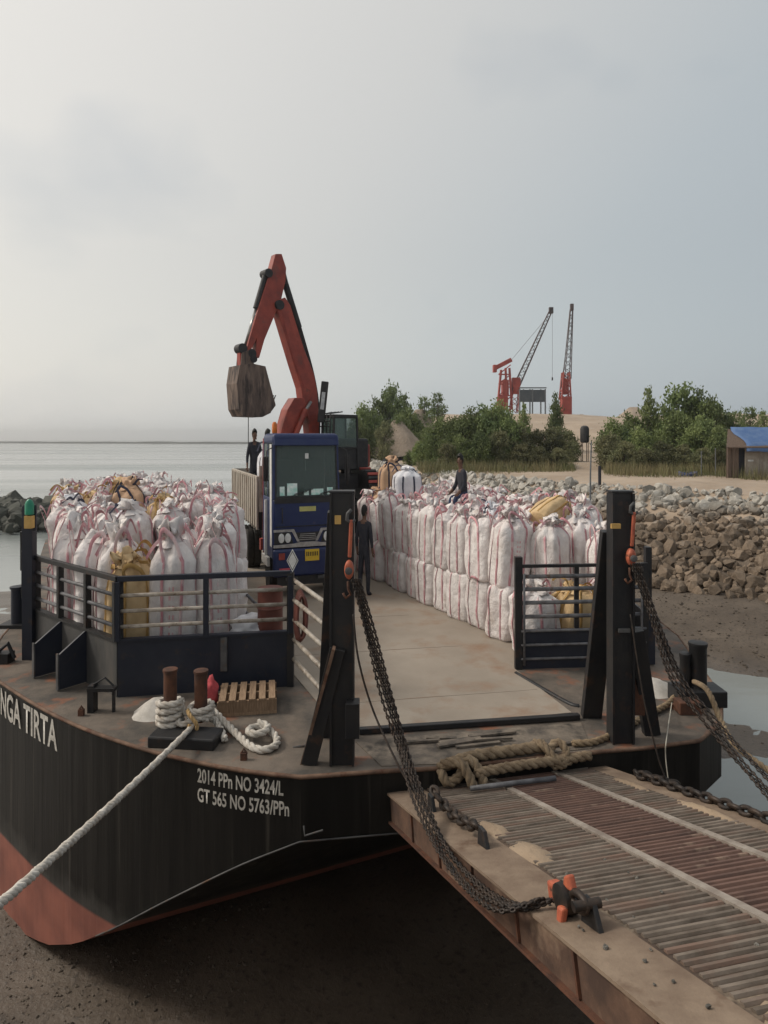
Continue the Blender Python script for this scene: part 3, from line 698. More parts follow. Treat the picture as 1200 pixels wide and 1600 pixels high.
# --- starboard bow gate
Ga, Gb = G(810, 1045), Vector((6.1, 14.95, 0))
mb = MB(); mb.beam(Ga+up(.45), Gb+up(.45), .05, .90); gt = part(mb, 'gate_plate', 'navy_steel', barge, label='slatted steel gate on the starboard bow')
mb = MB(); mb.beam(Ga+up(0), Ga+up(2.58), .17, .14, up=(0, 1, 0)); part(mb, 'gate_post', 'black_steel', gt, bevel=.01)
mb = MB(); mb.beam(Gb+up(0), Gb+up(2.40), .12, .12, up=(0, 1, 0)); part(mb, 'gate_post', 'black_steel', gt, bevel=.01)
pm_ = Ga.lerp(Gb, .46)+Vector((0, .06, 0)); mb = MB(); mb.beam(pm_+up(.9), pm_+up(2.35), .10, .08, up=(0, 1, 0)); part(mb, 'gate_post', 'black_steel', gt)
mb = MB(); mb.beam(Ga+up(2.36), Gb+up(2.36), .09, .07); part(mb, 'top_rail', 'black_steel', gt)
for z in (2.12, 1.83, 1.52, 1.20): pipe(gt, Ga+Vector((.05, -.02, 0)), Gb, z, .048, 'pipe_grey')
for z in (.88, .56, .24): pipe(gt, Ga+Vector((.05, -.05, 0)), Gb+Vector((0, -.05, 0)), z, .032, 'pipe_grey')
mb = MB(); mb.tube([Ga+Vector((.12, -.06, .1)), Ga+Vector((.12, -.06, 2.2))], .03, 8); part(mb, 'pipe', 'pipe_grey', gt, smooth=True)
mb = MB(); mb.tube([Gb+Vector((-.1, -.06, .1)), Gb+Vector((-.1, -.06, 2.1))], .03, 8); part(mb, 'pipe', 'pipe_grey', gt, smooth=True)
mb = MB(); mb.beam(Gb+Vector((.12, .1, 1.15)), Gb+Vector((.12, .1, .02)), .24, .18, up=(0, 1, 0)); part(mb, 'side_post', 'navy_steel', gt)
mb = MB(); mb.beam(Gb+Vector((.1, .1, 1.5)), Gb+Vector((.1, .1, 2.75)), .14, .14, up=(0, 1, 0)); part(mb, 'side_post', 'black_steel', gt)
SB = Gb+Vector((.2, .1, 0)); SE = SB+Vector((.06, .998, 0))*4
mb = MB(); mb.beam(SB+up(.55), SE+up(.55), .05, 1.1); part(mb, 'bulwark_plate', 'grey_steel', barge)
SF = SE+Vector((-.43, .903, 0))*16
mb = MB(); mb.beam(SE+up(.55), SF+up(.55), .05, 1.1); part(mb, 'bulwark_plate', 'grey_steel', barge)
# lane kerb by the gate
mb = MB(); mb.tube(cat_rom([G(806, 1052), G(850, 1078), G(890, 1100), G(905, 1104)], 5), .05, 7); part(mb, 'lane_kerb', 'black_steel', barge, smooth=True)
# --- starboard bollard
bp = G(1089, 1098)
mb = MB(); mb.box(bp+up(.16), (.95, .55, .32)); bo = part(mb, 'bollard_base', 'black_steel', barge, bevel=.02)
for dx, h in ((.02, 1.12), (-.24, .9)):
    mb = MB(); rr_ = .165 if dx > 0 else .10
    mb.lathe([(rr_, .3), (rr_, h), (rr_*1.08, h+.02), (rr_*1.08, h+.09), (rr_*.7, h+.11)], 16, bp+Vector((dx, .0, 0))); part(mb, 'bollard_post', 'black_steel', bo, smooth=40)
mb = MB(); mb.box(G(1074, 1113)+up(.12), (.42, .3, .24)); part(mb, 'fairlead_block', 'rust', bo, bevel=.02)
# round fender tyre on the starboard shoulder
# --- port bitts
b0 = G(292, 1158)
bt_d = (G(345, 1160)-G(240, 1150)).normalized()
mb = MB(); mb.beam(G(240, 1158)+up(.09), G(342, 1163)+up(.09), .50, .20); bt = part(mb, 'bitt_base', 'black_steel', barge, bevel=.03)
BA, BB = G(266, 1146)+up(.19), G(314, 1142)+up(.19)
for q, h in ((BA, .92), (BB, .86)):
    mb = MB(); mb.lathe([(.115, 0), (.115, h), (.13, h+.01), (.13, h+.05), (.08, h+.06)], 18, q); part(mb, 'bitt_post', 'rust', bt, smooth=40)
# --- small fittings
def stool():
    p = G(160, 1112); mb = MB()
    a = p+Vector((-.22, 0, 0)); b = p+Vector((.22, 0, 0))
    mb.tube([a, a+up(.5)], .035, 8); mb.tube([b, b+up(.46)], .035, 8); mb.box(p+up(.45), (.52, .2, .06)); mb.box(a+Vector((.02, .02, .26)), (.12, .2, .52)); mb.tube([a+up(.5), p+Vector((.05, 0, .66)), b+up(.5)], .02, 6)
    part(mb, 'fairlead', 'black_steel', barge)
stool()
for u, v in ((127, 1118), (381, 1187)):
    p = G(u, v); mb = MB(); mb.box(p+up(.06), (.10, .08, .12)); mb.tube([p+Vector((-.05, 0, .1)), p+Vector((0, 0, .18)), p+Vector((.05, 0, .1))], .02, 6); part(mb, 'pad_eye', 'rust', barge)
p = G(6, 1035); mb = MB(); mb.box(p+up(.12), (.35, .3, .24)); mb.tube([p+Vector((-.2, 0, .2)), p+Vector((.1, 0, .45)), p+Vector((.25, 0, .1))], .05, 7); part(mb, 'deck_cleat', 'black_steel', barge)
mb = MB(); p = G(458, 1168); mb.tube([p, p+Vector((.3, .03, .04))], .018, 6); part(mb, 'loose_bar', 'grey_steel', barge)
# lugs on the transom
mb = MB(); p = Vector((-1.25, 9.98, -.86)); mb.tube([p+Vector((0, 0, .12)), p+Vector((.02, -.06, 0)), p+Vector((.3, -.03, .07))], .014, 6); part(mb, 'transom_hook', 'grey_steel', barge)
# --- lettering that follows the plating
def arc_point(s, pts):
    for a, b in zip(pts, pts[1:]):
        ln = (b-a).length
        if s <= ln: return a.lerp(b, s/ln), (b-a).normalized()
        s -= ln
    return pts[-1], (pts[-1]-pts[-2]).normalized()
PORTC = cat_rom([pstart[1], pstart[0]]+PORT, 8)
def arc_of_u(u):
    s = 0; 
    for a, b in zip(PORTC, PORTC[1:]):
        ua, ub = U0+FPX*a.x/a.y, U0+FPX*b.x/b.y
        if ua <= u <= ub: return s+(b-a).length*(u-ua)/(ub-ua)
        s += (b-a).length
    s = 0; sl = []
    return -1
def lettering(text, s0, s1, z0, h, name):
    cu = bpy.data.curves.new(name, 'FONT'); cu.body = text; cu.size = 1; cu.resolution_u = 3; cu.offset = .02
    to = bpy.data.objects.new(name, cu); COL.objects.link(to)
    dg = bpy.context.evaluated_depsgraph_get(); me = bpy.data.meshes.new_from_object(to.evaluated_get(dg))
    bpy.data.objects.remove(to); bpy.data.curves.remove(cu)
    bm = bmesh.new(); bm.from_mesh(me); bmesh.ops.triangulate(bm, faces=bm.faces)
    xs = [v.co.x for v in bm.verts]; ys = [v.co.y for v in bm.verts]; x0, x1 = min(xs), max(xs)
    y1 = max(ys)
    for v in bm.verts:
        s = s0+(v.co.x-x0)/(x1-x0)*(s1-s0); p, t = arc_point(s, PORTC); nrm = Vector((t.y, -t.x, 0))
        v.co = p+nrm*.008+Vector((0, 0, z0+v.co.y/y1*h))-barge.location
    bm.to_mesh(me); bm.free(); me.materials.clear(); me.materials.append(MATS['letter_paint'])
    link(name, me, barge)
lettering('2014 PPn NO 3424/L', arc_of_u(309), arc_of_u(443), -.325, .225, 'registry_lettering')
lettering('GT 565 NO 5763/PPn', arc_of_u(309), arc_of_u(452), -.64, .225, 'tonnage_lettering')
sA = arc_of_u(90); lettering('SINGA TIRTA', sA-3.05, sA, -.66, .56, 'name_lettering')

# ------------------------------------------------------------------ things on the bow deck
mb = MB()
for k in range(4):
    pts = [BA+Vector((math.cos(a)*.20, math.sin(a)*.20, .06+.105*k+.03*math.sin(a*1.0+k))) for a in [i*math.pi/9 for i in range(19)]]
    rope3(mb, pts, .062)
for k in range(2):
    pts = [BB+Vector((math.cos(a)*.20, math.sin(a)*.20, .14+.105*k+.02*math.sin(a+k))) for a in [i*math.pi/9 for i in range(19)]]
    rope3(mb, pts, .062)
rope3(mb, cat_rom([BA+Vector((.18, -.12, .10)), BA.lerp(BB, .5)+Vector((0, -.24, .05)), BB+Vector((-.05, -.22, .12))], 8), .058)
rope3(mb, cat_rom([BA+Vector((.2, -.02, .36)), BA.lerp(BB, .5)+Vector((0, -.05, .16)), BB+Vector((-.18, -.1, .24))], 8), .052)
# tail of the rope, running off the bitts and doubled back in a loop
rope3(mb, cat_rom([BB+Vector((.12, -.18, .10)), G(335, 1138)+up(.16), G(347, 1152)+up(.09), G(352, 1163)+up(.06)], 8), .062)
rope3(mb, cat_rom([BB+Vector((.05, -.22, .16)), G(330, 1128)+up(.22), G(352, 1140)+up(.12), G(375, 1158)+up(.07), G(392, 1172)+up(.065), G(412, 1178)+up(.065), G(429, 1172)+up(.065), G(433, 1162)+up(.065), G(424, 1152)+up(.10), G(405, 1147)+up(.13), G(392, 1150)+up(.14), G(389, 1158)+up(.16), G(400, 1162)+up(.17), G(414, 1158)+up(.17), G(418, 1150)+up(.18), G(402, 1146)+up(.2)], 7), .066)
solo(mb, 'rope_coil', 'rope_white', 'thick white rope wound round the rusty bitts, its end looped on deck', 'rope', BA.lerp(BB, .5), smooth=True)
EYEP = BB+Vector((-.07, -.28, .02))
mb = MB(); rope3(mb, sag(EYEP, Vector((-3.62, 6.0, .92)), .05, 10)+sag(Vector((-3.62, 6.0, .92)), Vector((-4.25, 1.5, 2.45)), .0, 6)[1:], .053, pitch=4.2)
solo(mb, 'mooring_line', 'rope_white', 'taut white mooring rope running from the bitts to the shore', 'rope', EYEP, smooth=True)
mb = MB(); rope3(mb, cat_rom([EYEP+Vector((-.10, .06, .26)), EYEP+Vector((-.02, -.08, .22)), EYEP+Vector((.10, -.10, .08)), EYEP+Vector((.08, -.08, -.10)), EYEP+Vector((-.04, -.1, -.08)), EYEP+Vector((-.02, -.1, .08))], 7), .036)
mat('rope_gold', (.48, .32, .14, 1), (.34, .22, .10, 1), .85, 9, bump=.4)
solo(mb, 'rope_lashing', 'rope_gold', 'short yellowish lashing tying the mooring rope at the bitts', 'rope', EYEP, smooth=True)
mb = MB(); mb.lathe([(.2, 0), (.2, .8), (.26, .82), (.26, .9)], 14, (-4.25, 1.5, 1.8)); solo(mb, 'shore_bollard', 'rust', 'rusty bollard on the landing holding the mooring rope', 'bollard', (-4.25, 1.5, 1.8), smooth=40)
def sand_heap(name, c, rx, ry, h, m, label, cat='sand heap', kind=None):
    mb = MB(); n = 22; rings = 7
    mb.v.append((c.x, c.y, c.z+h))
    for i in range(1, rings+1):
        q = i/rings
        for k in range(n):
            a = 2*math.pi*k/n; rr = q*(1+.16*noise.noise((math.cos(a)*1.7+c.x, math.sin(a)*1.7, 3)))
            z = h*(1-q*q)**1.6*(1+.2*noise.noise((math.cos(a)*q*3, math.sin(a)*q*3, c.x)))
            mb.v.append((c.x+rx*rr*math.cos(a), c.y+ry*rr*math.sin(a), c.z+max(z, .0)-(.02 if i == rings else 0)))
    for k in range(n): mb.f.append((0, 1+k, 1+(k+1) % n))
    for i in range(rings-1):
        for k in range(n): a = 1+i*n+k; b = 1+i*n+(k+1) % n; mb.f.append((a, a+n, b+n, b))
    o = link(name, mb.mesh(name, m, True, c), None, c); return tag(o, label, cat, kind=kind)
sand_heap('sand_heap', G(244, 1112), .46, .5, .26, 'white_sand', 'small heap of pale sand spilled beside the rusty bitts')
sand_heap('sand_heap', G(1020, 1078), .55, .5, .26, 'white_sand', 'small heap of pale sand behind the starboard mast brace')
sand_heap('sand_heap', G(1000, 1082)+Vector((.1, .3, 0)), .7, .5, .12, 'sand', 'low smear of brown sand below the starboard gate')
# pallet lying on the deck
def pallet():
    c = G(386, 1118); c.z = 0
    t = thing('wooden_pallet', 'small light wooden pallet lying by the dark bulwark', 'pallet', c, R(10))
    Lx, Ly = 1.12, .92
    for k in range(6):
        mb = MB(); x = -Lx/2+.09+k*(Lx-.18)/5; mb.box((x, Ly/2, .29), (.125, Ly, .035)); part(mb, 'top_board', 'wood_pallet', t, local=True)
    for y in (.05, Ly/2, Ly-.05):
        mb = MB(); mb.box((0, y, .165), (Lx, .07, .21)); part(mb, 'runner', 'wood_pallet', t, local=True)
    for y in (.06, Ly/2, Ly-.06):
        mb = MB(); mb.box((0, y, .03), (Lx, .11, .055)); part(mb, 'bottom_board', 'wood_pallet', t, local=True)
pallet()
def cloth_lump(c, s, m, name, label, seed, cat='cloth'):
    bm = bmesh.new(); bmesh.ops.create_icosphere(bm, subdivisions=3, radius=1)
    for v in bm.verts:
        n_ = noise.noise(v.co*2.3+Vector((seed, 0, 0)))*.45+noise.noise(v.co*5+Vector((0, seed, 0)))*.2
        v.co = Vector((v.co.x*s[0], v.co.y*s[1], max(v.co.z, -.2)*s[2]))*(1+n_)
    me = bpy.data.meshes.new(name); bm.to_mesh(me); bm.free(); me.materials.append(MATS[m]); me.polygons.foreach_set('use_smooth', [True]*len(me.polygons))
    return tag(link(name, me, None, c), label, cat)
cloth_lump(G(330, 1100)+up(.14), (.15, .12, .34), 'red_cloth', 'red_cloth', 'crumpled red cloth stuffed beside the wooden pallet', 2.2)
# coil hanging on the rail end, drum behind the rail
cc = C2+Vector((.22, -.18, 1.55))
mb = MB()
for k in range(4):
    mb.tube([cc+Vector((math.cos(a)*.10+.02*k, -.03*k+math.sin(a)*.06, math.sin(a)*(.52-.03*k))) for a in [i*math.pi/12 for i in range(24)]], .035, 6, closed=True)
solo(mb, 'hose_coil', 'drum_red', 'dark red coil hung on the rail end beside the lane', 'hose', cc, smooth=True)
dr = Vector((-2.55, 14.35, 0))
t = thing('oil_drum', 'dark rusty red drum standing behind the bow rail', 'drum', dr)
mb = MB(); mb.lathe([(.28, 0), (.29, .03), (.28, .06), (.28, .78), (.30, .80), (.28, .82), (.28, 1.5), (.30, 1.52), (.28, 1.55), (.28, 1.92), (.29, 1.95), (.26, 1.95)], 22); part(mb, 'shell', 'drum_red', t, smooth=40, local=True)
mb = MB(); mb.lathe([(.255, 1.92), (.255, 1.935)], 22); part(mb, 'lid', 'rust', t, local=True)
# hazard placard on the rail end
pc = Q(457, 876, 13.45)
t = thing('hazard_placard', 'white diamond placard fixed above the bow rail end', 'placard', pc+up(-.28))
mb = MB(); hw, hh = .125, .245; mb.prism([(-hw, 0, .28), (0, 0, .28-hh), (hw, 0, .28), (0, 0, .28+hh)], (0, .012, 0)); part(mb, 'plate', 'placard', t, local=True)
mb = MB(); mb.box((0, .03, .02), (.04, .03, .5)); part(mb, 'stalk', 'black_steel', t, local=True)
mb = MB(); 
for a, b in (((-.8, 0), (0, -.8)), ((0, -.8), (.8, 0)), ((.8, 0), (0, .8)), ((0, .8), (-.8, 0))): mb.beam((a[0]*hw, -.004, .28+a[1]*hh), (b[0]*hw, -.004, .28+b[1]*hh), .012, .006, up=(0, 1, 0))
part(mb, 'border', 'grey_steel', t, local=True)

# ------------------------------------------------------------------ ramp
RO = Vector((.05, 10.2, -.36)); RE = Vector((.32, -1, .285)); RA = Vector((3.68, .78, .06)); RN = RA.cross(-RE).normalized()
if RN.z < 0: RN = -RN
def rp(t, w_, h=0): return RO+RE*t+RA*w_+RN*h
mat('rust_web', (.13, .075, .05, 1), (.06, .036, .027, 1), .85, 2.5, c3=(.22, .15, .105, 1), s3=1.8, p3=(.55, .7), bump=.3, bscale=14)
ramp = thing('loading_ramp', 'steel loading ramp with rusty grip bars leading off the bow', 'ramp', rp(8.2, .5))
TMAX = 8.3
def slab(t0, t1, w0, w1, h0, h1):
    mb = MB(); mb.prism([rp(t0, w0, h0), rp(t1, w0, h0), rp(t1, w1, h0), rp(t0, w1, h0)], RN*(h1-h0)); return mb
part(slab(0.02, TMAX, .14, .93, -.03, -.004), 'bed_plate', 'ramp_bed', ramp)
part(slab(0, TMAX, 0, .155, -.025, .008), 'edge_plate', 'ramp_plate', ramp)
part(slab(0, TMAX, .92, 1.0, -.025, .008), 'edge_plate', 'ramp_plate', ramp)
part(slab(0, TMAX, .012, .020, -.40, -.026), 'side_web', 'rust_web', ramp)
part(slab(0, TMAX, -.002, .05, -.43, -.40), 'side_flange', 'rust', ramp)
part(slab(0, TMAX, .985, .993, -.40, -.026), 'side_web', 'rust', ramp)
part(slab(0, TMAX, .95, 1.0, -.43, -.40), 'side_flange', 'rust', ramp)
part(slab(0.0, .05, .02, .98, -.40, -.03), 'end_web', 'rust', ramp)
for k in range(1, 9): part(slab(k*.95, k*.95+.03, .004, .012, -.39, -.03), 'web_stiffener', 'rust', ramp)
for w_ in (.3, .5, .7): part(slab(.05, TMAX, w_, w_+.006, -.40, -.031), 'underside_beam', 'rust', ramp)
for w_ in (.462, .752): part(slab(.02, TMAX, w_-.013, w_+.013, -.004, .034), 'long_strip', 'rung_strip', ramp)
def rungs():
    zones = ((.165, .446, 'rung_grey'), (.478, .736, 'rung_red'), (.768, .915, 'rung_grey'))
    r = random.Random(12)
    Mx = RA.normalized(); Mt = RE.normalized(); 
    M = Matrix((Mx, -Mt, Mx.cross(-Mt).normalized())).transposed().to_euler()
    for w0, w1, m in zones:
        L_ = (w1-w0)*RA.length; mb = MB(); mb.prism([(-L_/2, -.029, 0), (-L_/2, .029, 0), (-L_/2, .018, .024), (-L_/2, -.018, .024)], (L_, 0, 0)); me = mb.mesh('grip_bar', m)
        k = 0; t = .10
        while t < 7.3:
            p = rp(t, (w0+w1)/2, -.002)-ramp.location
            o = link('grip_bar', me, ramp, p, M); o.rotation_euler.rotate_axis('Z', R(r.uniform(-.7, .7))); o.scale = (1-r.random()*.025, 1, r.uniform(.8, 1.1)); t += .088
rungs()
# longitudinal flats between the bars that give the chequered look near the hinge
# sand drifted over the grip bars
rr2 = random.Random(9)
def drift(t, w_, a, b, h, k):
    mb = MB(); n = 20; mb.v.append(tuple(rp(t, w_, h))); M1 = RE.normalized(); M2 = RA.normalized()
    c = rp(t, w_, 0)
    for i in range(1, 6):
        q = i/5
        for j in range(n):
            an = 2*math.pi*j/n; rr = q*(1+.45*noise.noise((math.cos(an)*1.6+k*3, math.sin(an)*1.6, k)))
            mb.v.append(tuple(c+M1*(a*rr*math.cos(an))+M2*(b*rr*math.sin(an))+RN*(h*(1-q*q)*(1+.5*noise.noise((an*2, q*4, k)))-(.006 if i == 5 else 0))))
    for j in range(n): mb.f.append((0, 1+j, 1+(j+1) % n))
    for i in range(4):
        for j in range(n): a_ = 1+i*n+j; b_ = 1+i*n+(j+1) % n; mb.f.append((a_, a_+n, b_+n, b_))
    o = part(mb, 'sand_drift', 'sand', ramp, smooth=True); return o
for i, (t, w_, a, b, h) in enumerate([(2.1, .19, .4, .14, .050), (2.9, .20, .45, .17, .05), (6.5, .19, .7, .22, .06), (1.2, .90, .5, .07, .05), (2.6, .905, .6, .08, .055)]): drift(t, w_, a, b, h, i)
for k in range(26):
    p = rp(rr2.uniform(3.4, 7), rr2.choice((.06, .1, .14, .2, .35)), .02); s = rr2.uniform(.02, .05)
    link('gravel_stone', ROCKS[rr2.randrange(10)], ramp, p-ramp.location, (0, 0, rr2.random()*6), (s*1.3, s, s))
# lugs for the hoists on the edge plate
for t_, w_, s in ((1.05, .075, 1), (2.55, .085, 1.0), (4.58, .085, 1.1)):
    c = rp(t_, w_, 0); mb = MB(); 
    mb.prism([c+RE.normalized()*-.13*s, c+RE.normalized()*.13*s, c+RE.normalized()*.08*s+RN*.19*s, c+RE.normalized()*-.05*s+RN*.22*s], RA.normalized()*.05); part(mb, 'lug', 'black_steel', ramp, bevel=.008)
# ------------------------------------------------------------------ chains and hoists
def heavy_chain(name, pts, ln, wd, wr, label, group=None, m='chain_steel'):
    P = resample(pts, ln*.66); t = thing(name, label, 'chain', P[0], 0, group)
    mb = MB(); link_mb(mb, Vector((0, 0, 0)), Vector((1, 0, 0)), Vector((0, 1, 0)), ln, wd, wr, 14, 7); me = mb.mesh('link', m, True)
    r = random.Random(len(P))
    for i in range(len(P)-1):
        d = (P[i+1]-P[i]).normalized(); q = d.to_track_quat('X', 'Z').to_euler(); o = link('link', me, t, (P[i]+P[i+1])/2-P[0], q)
        o.rotation_euler.rotate_axis('X', (i % 2)*math.pi/2+R(45)+r.uniform(-.3, .3))
    return t
heavy_chain('heavy_chain', cat_rom([rp(.95, .10, .26), rp(1.25, .105, .14), rp(1.7, .10, .10), rp(2.2, .10, .13), rp(2.52, .085, .22)], 8), .25, .17, .033, 'heavy rusty chain shackled between lugs on the ramp edge')
heavy_chain('heavy_chain', cat_rom([Vector((4.75, 10.35, -.3)), rp(.85, 1.0, .05), rp(1.4, .99, .06), rp(2.0, .985, .06), rp(2.7, .985, .06), rp(3.4, .985, .06)], 8), .25, .17, .033, 'heavy dark chain heaped along the far edge of the ramp')
hL = ML+Vector((.17, -.18, 0))
def hoist(name, top, bot, label, m='hoist_orange'):
    t = thing(name, label, 'chain hoist', top)
    d = (bot-top); L_ = d.length; dn = d.normalized()
    mb = MB(); mb.tube([top+Vector((.0, 0, .16)), top+Vector((-.06, 0, .10)), top+Vector((-.07, 0, .0)), top+Vector((0, 0, -.05)), top+Vector((.06, 0, .0))], .028, 8); part(mb, 'hook', 'grey_steel', t, smooth=True)
    mb = MB(); c = top+dn*(L_*.30); mb.beam(top, top+dn*L_*.55, .06, .06, up=(0, 1, 0)); part(mb, 'hanger', m, t, bevel=.02)
    c = top+dn*(L_*.72); M = Matrix.Rotation(R(90), 3, 'X')
    mb = MB(); mb.lathe([(.03, -.07), (.06, -.065), (.075, -.04), (.075, .04), (.06, .065), (.03, .07)], 18, c, Matrix.Diagonal((1, 1, 2.0)) @ M); part(mb, 'gear_case', m, t, smooth=40)
    mb = MB(); mb.lathe([(.03, 0), (.06, .01), (.06, .03), (.03, .04)], 12, c+Vector((0, -.11, 0)), M); part(mb, 'hub_cap', 'grey_steel', t)
    mb = MB(); mb.tube([bot+Vector((0, 0, .12)), bot, bot+Vector((.04, 0, -.09)), bot+Vector((-.04, 0, -.15)), bot+Vector((-.08, 0, -.07))], .022, 8); part(mb, 'lower_hook', 'rust', t, smooth=True)
    return t
hoist('chain_hoist', Q(549, 812, 10.2), Q(544, 920, 10.2), 'orange chain hoist hung on the port mast beside the truck')
hoist('chain_hoist', Q(991, 800, 10.95), Q(984, 898, 10.95), 'orange chain hoist hung on the starboard mast before the stones')
def strands(name, ctrl, n, spread, ln, wd, wr, label, group=None, sd=0):
    r = random.Random(sd)
    for k in range(n):
        o = Vector((spread*(k-(n-1)/2), r.uniform(-.03, .03), 0)); pts = []
        for i, c in enumerate(ctrl): pts.append(Vector(c)+o*(.5+.5*i/(len(ctrl)-1))+Vector((r.uniform(-.02, .02), 0, r.uniform(-.05, .05)))*(0 < i < len(ctrl)-1))
        mb = MB(); chain(mb, cat_rom(pts, 10), ln, wd, wr, roll=r.random(), n=8, k=4); solo(mb, name, 'chain_steel', label, 'chain', pts[0], smooth=True, group=group)
LC = [Q(556, 905, 10.15), Q(577, 985, 10.0), Q(604, 1080, 9.75), Q(632, 1175, 9.35), Q(655, 1250, 8.65), Q(690, 1322, 7.8), Q(740, 1386, 6.92), Q(800, 1424, 6.12), rp(4.2, .05, .10)]
strands('hoist_chain', LC, 5, .058, .085, .060, .0135, 'dark hoist chain hanging from the port mast to the ramp edge', 'port hoist chains', 3)
mb = MB(); mb.tube(cat_rom([Q(552, 960, 10.1), Q(560, 1030, 10.0), Q(583, 1110, 9.9), Q(622, 1195, 9.4), Q(640, 1225, 9.2)], 8), .016, 6)
solo(mb, 'slack_cable', 'chain_steel', 'thin slack cable hanging left of the port hoist chains', 'cable', Q(552, 960, 10.1), smooth=True)
RC = [Q(992, 880, 10.9), Q(1020, 960, 10.7), Q(1055, 1055, 10.3), Q(1100, 1120, 9.9), Q(1150, 1175, 9.4), Q(1215, 1245, 8.7), Q(1290, 1330, 7.9)]
strands('hoist_chain', RC, 5, .07, .085, .060, .0135, 'dark hoist chain running from the starboard mast past the bollard', 'starboard hoist chains', 5)
mb = MB(); mb.tube(cat_rom([Q(985, 960, 11), Q(997, 1040, 10.8), Q(1012, 1120, 10.6), Q(1042, 1220, 10.3), Q(1080, 1240, 9.9)], 8), .014, 6)
solo(mb, 'slack_cable', 'chain_steel', 'thin slack cable drooping from the starboard mast to the ramp', 'cable', Q(985, 960, 11), smooth=True)
mb = MB(); mb.tube(cat_rom([G(1050, 1105)+up(.1), Q(1042, 1150, 11), Q(1040, 1180, 10.9), Q(1044, 1217, 10.8)], 8), .010, 5)
mat('wire_pale', (.5, .47, .4, 1), rough=.6)
solo(mb, 'pale_cord', 'wire_pale', 'thin pale cord dangling over the starboard bow edge', 'cord', G(1050, 1105), smooth=True)
# brown rope running over the starboard shoulder
mb = MB(); rope3(mb, cat_rom([G(1080, 1090)+up(.35), Q(1105, 1078, 11.4), Q(1126, 1125, 10.9), Q(1150, 1165, 10.2), Q(1215, 1215, 9.3), Q(1290, 1280, 8.2)], 10), .05)
solo(mb, 'brown_rope', 'rope_tan', 'worn brown rope led over the starboard shoulder beside chains', 'rope', G(1080, 1090), smooth=True)
mb = MB(); rope3(mb, cat_rom([G(1070, 1085)+up(.2), G(1045, 1105)+up(.08), G(1015, 1120)+up(.06), G(965, 1148)+up(.05), G(925, 1165)+up(.06), G(890, 1168)+up(.08)], 8), .06)
solo(mb, 'deck_rope', 'rope_tan', 'brown rope laid across the bow from bollard to hinge', 'rope', G(1045, 1105), smooth=True)
# orange hoist lying at the ramp lug
def ramp_hoist():
    c = rp(4.42, .075, .14); t = thing('ramp_hoist', 'orange chain hoist block shackled to the ramp lug', 'chain hoist', c)
    e = RE.normalized(); s = RA.normalized(); M = Matrix((s, e, RN)).transposed()
    mb = MB(); mb.box(c-e*.26, (.12, .16, .17), M); part(mb, 'chain_guard', 'hoist_orange', t, bevel=.025)
    mb = MB(); mb.lathe([(.06, -.09), (.13, -.07), (.14, 0), (.13, .07), (.06, .09)], 16, c-e*.10, M @ Matrix.Rotation(R(90), 3, 'Y')); part(mb, 'gear_case', 'chain_steel', t, smooth=40)
    mb = MB(); mb.prism([c-e*.10+RN*.10-s*.03, c+e*.06+RN*.10-s*.03, c+e*.03+RN*.24-s*.03, c-e*.06+RN*.20-s*.03], s*.07); part(mb, 'side_plate', 'hoist_orange', t, bevel=.02)
    mb = MB(); mb.prism([c-e*.06-RN*.02-s*.13, c+e*.04-RN*.02-s*.13, c+e*.0-RN*.22-s*.17, c-e*.07-RN*.24-s*.17], s*.07); part(mb, 'hand_lever', 'hoist_orange', t, bevel=.02)
    mb = MB(); link_mb(mb, c+e*.12+RN*.05, e, RN, .30, .20, .035, 16, 8); part(mb, 'shackle', 'chain_steel', t, smooth=True)
    mb = MB(); mb.tube([c+e*.22+RN*.06-s*.12, c+e*.22+RN*.06+s*.14], .045, 10); part(mb, 'shackle_pin', 'chain_steel', t, smooth=40)
ramp_hoist()
# --- rope fenders laid along the hinge
def fender(name, pts, r, label, m='rope_fray', fr=True):
    mb = MB(); P = cat_rom(pts, 12); rope3(mb, P, r, 7, pitch=5)
    o = solo(mb, name, m, label, 'rope fender', P[0], smooth=True); return o
fender('rope_fender', [G(690, 1199)+up(.02), G(740, 1191)+up(.10), G(800, 1182)+up(.10), G(855, 1175)+up(.11)], .10, 'upper length of thick frayed rope lying along the ramp hinge')
fender('rope_fender', [G(742, 1206)+up(-.02), G(800, 1198)+up(.0), G(855, 1190)+up(.0), G(925, 1180)+up(.0)], .085, 'lower length of thick frayed rope tucked against the ramp hinge')
k0 = G(727, 1200)
fender('rope_knot', [k0+Vector((-.42, .08, -.05)), k0+Vector((-.30, -.08, .12)), k0+Vector((-.1, -.14, .16)), k0+Vector((.02, -.2, .0)), k0+Vector((.14, -.26, -.25)), k0+Vector((.26, -.22, -.28)), k0+Vector((.24, -.1, -.06)), k0+Vector((.05, .02, .14)), k0+Vector((-.12, -.1, -.1)), k0+Vector((-.34, -.14, -.14)), k0+Vector((-.4, -.05, .05))], .085, 'tan rope knot drooping over the ramp hinge')
k1 = G(866, 1182)
fender('rope_knot', [k1+Vector((-.28, .22, .12)), k1+Vector((-.2, .06, .18)), k1+Vector((-.05, -.1, .06)), k1+Vector((.1, -.14, -.06)), k1+Vector((.2, -.02, .1)), k1+Vector((.08, .1, .2)), k1+Vector((-.1, .0, .05)), k1+Vector((.0, -.12, -.1)), k1+Vector((.3, -.06, .0)), k1+Vector((.62, .02, .02))], .075, 'tan rope knot beside the starboard mast foot')
mb = MB(); mb.tube([G(735, 1224)+up(-.08), G(800, 1216)+up(-.08), G(868, 1208)+up(-.08)], .04, 8); solo(mb, 'hinge_pipe', 'pipe_grey', 'long grey steel pipe lying in front of the rope along the hinge', 'pipe', G(800, 1216), smooth=True)
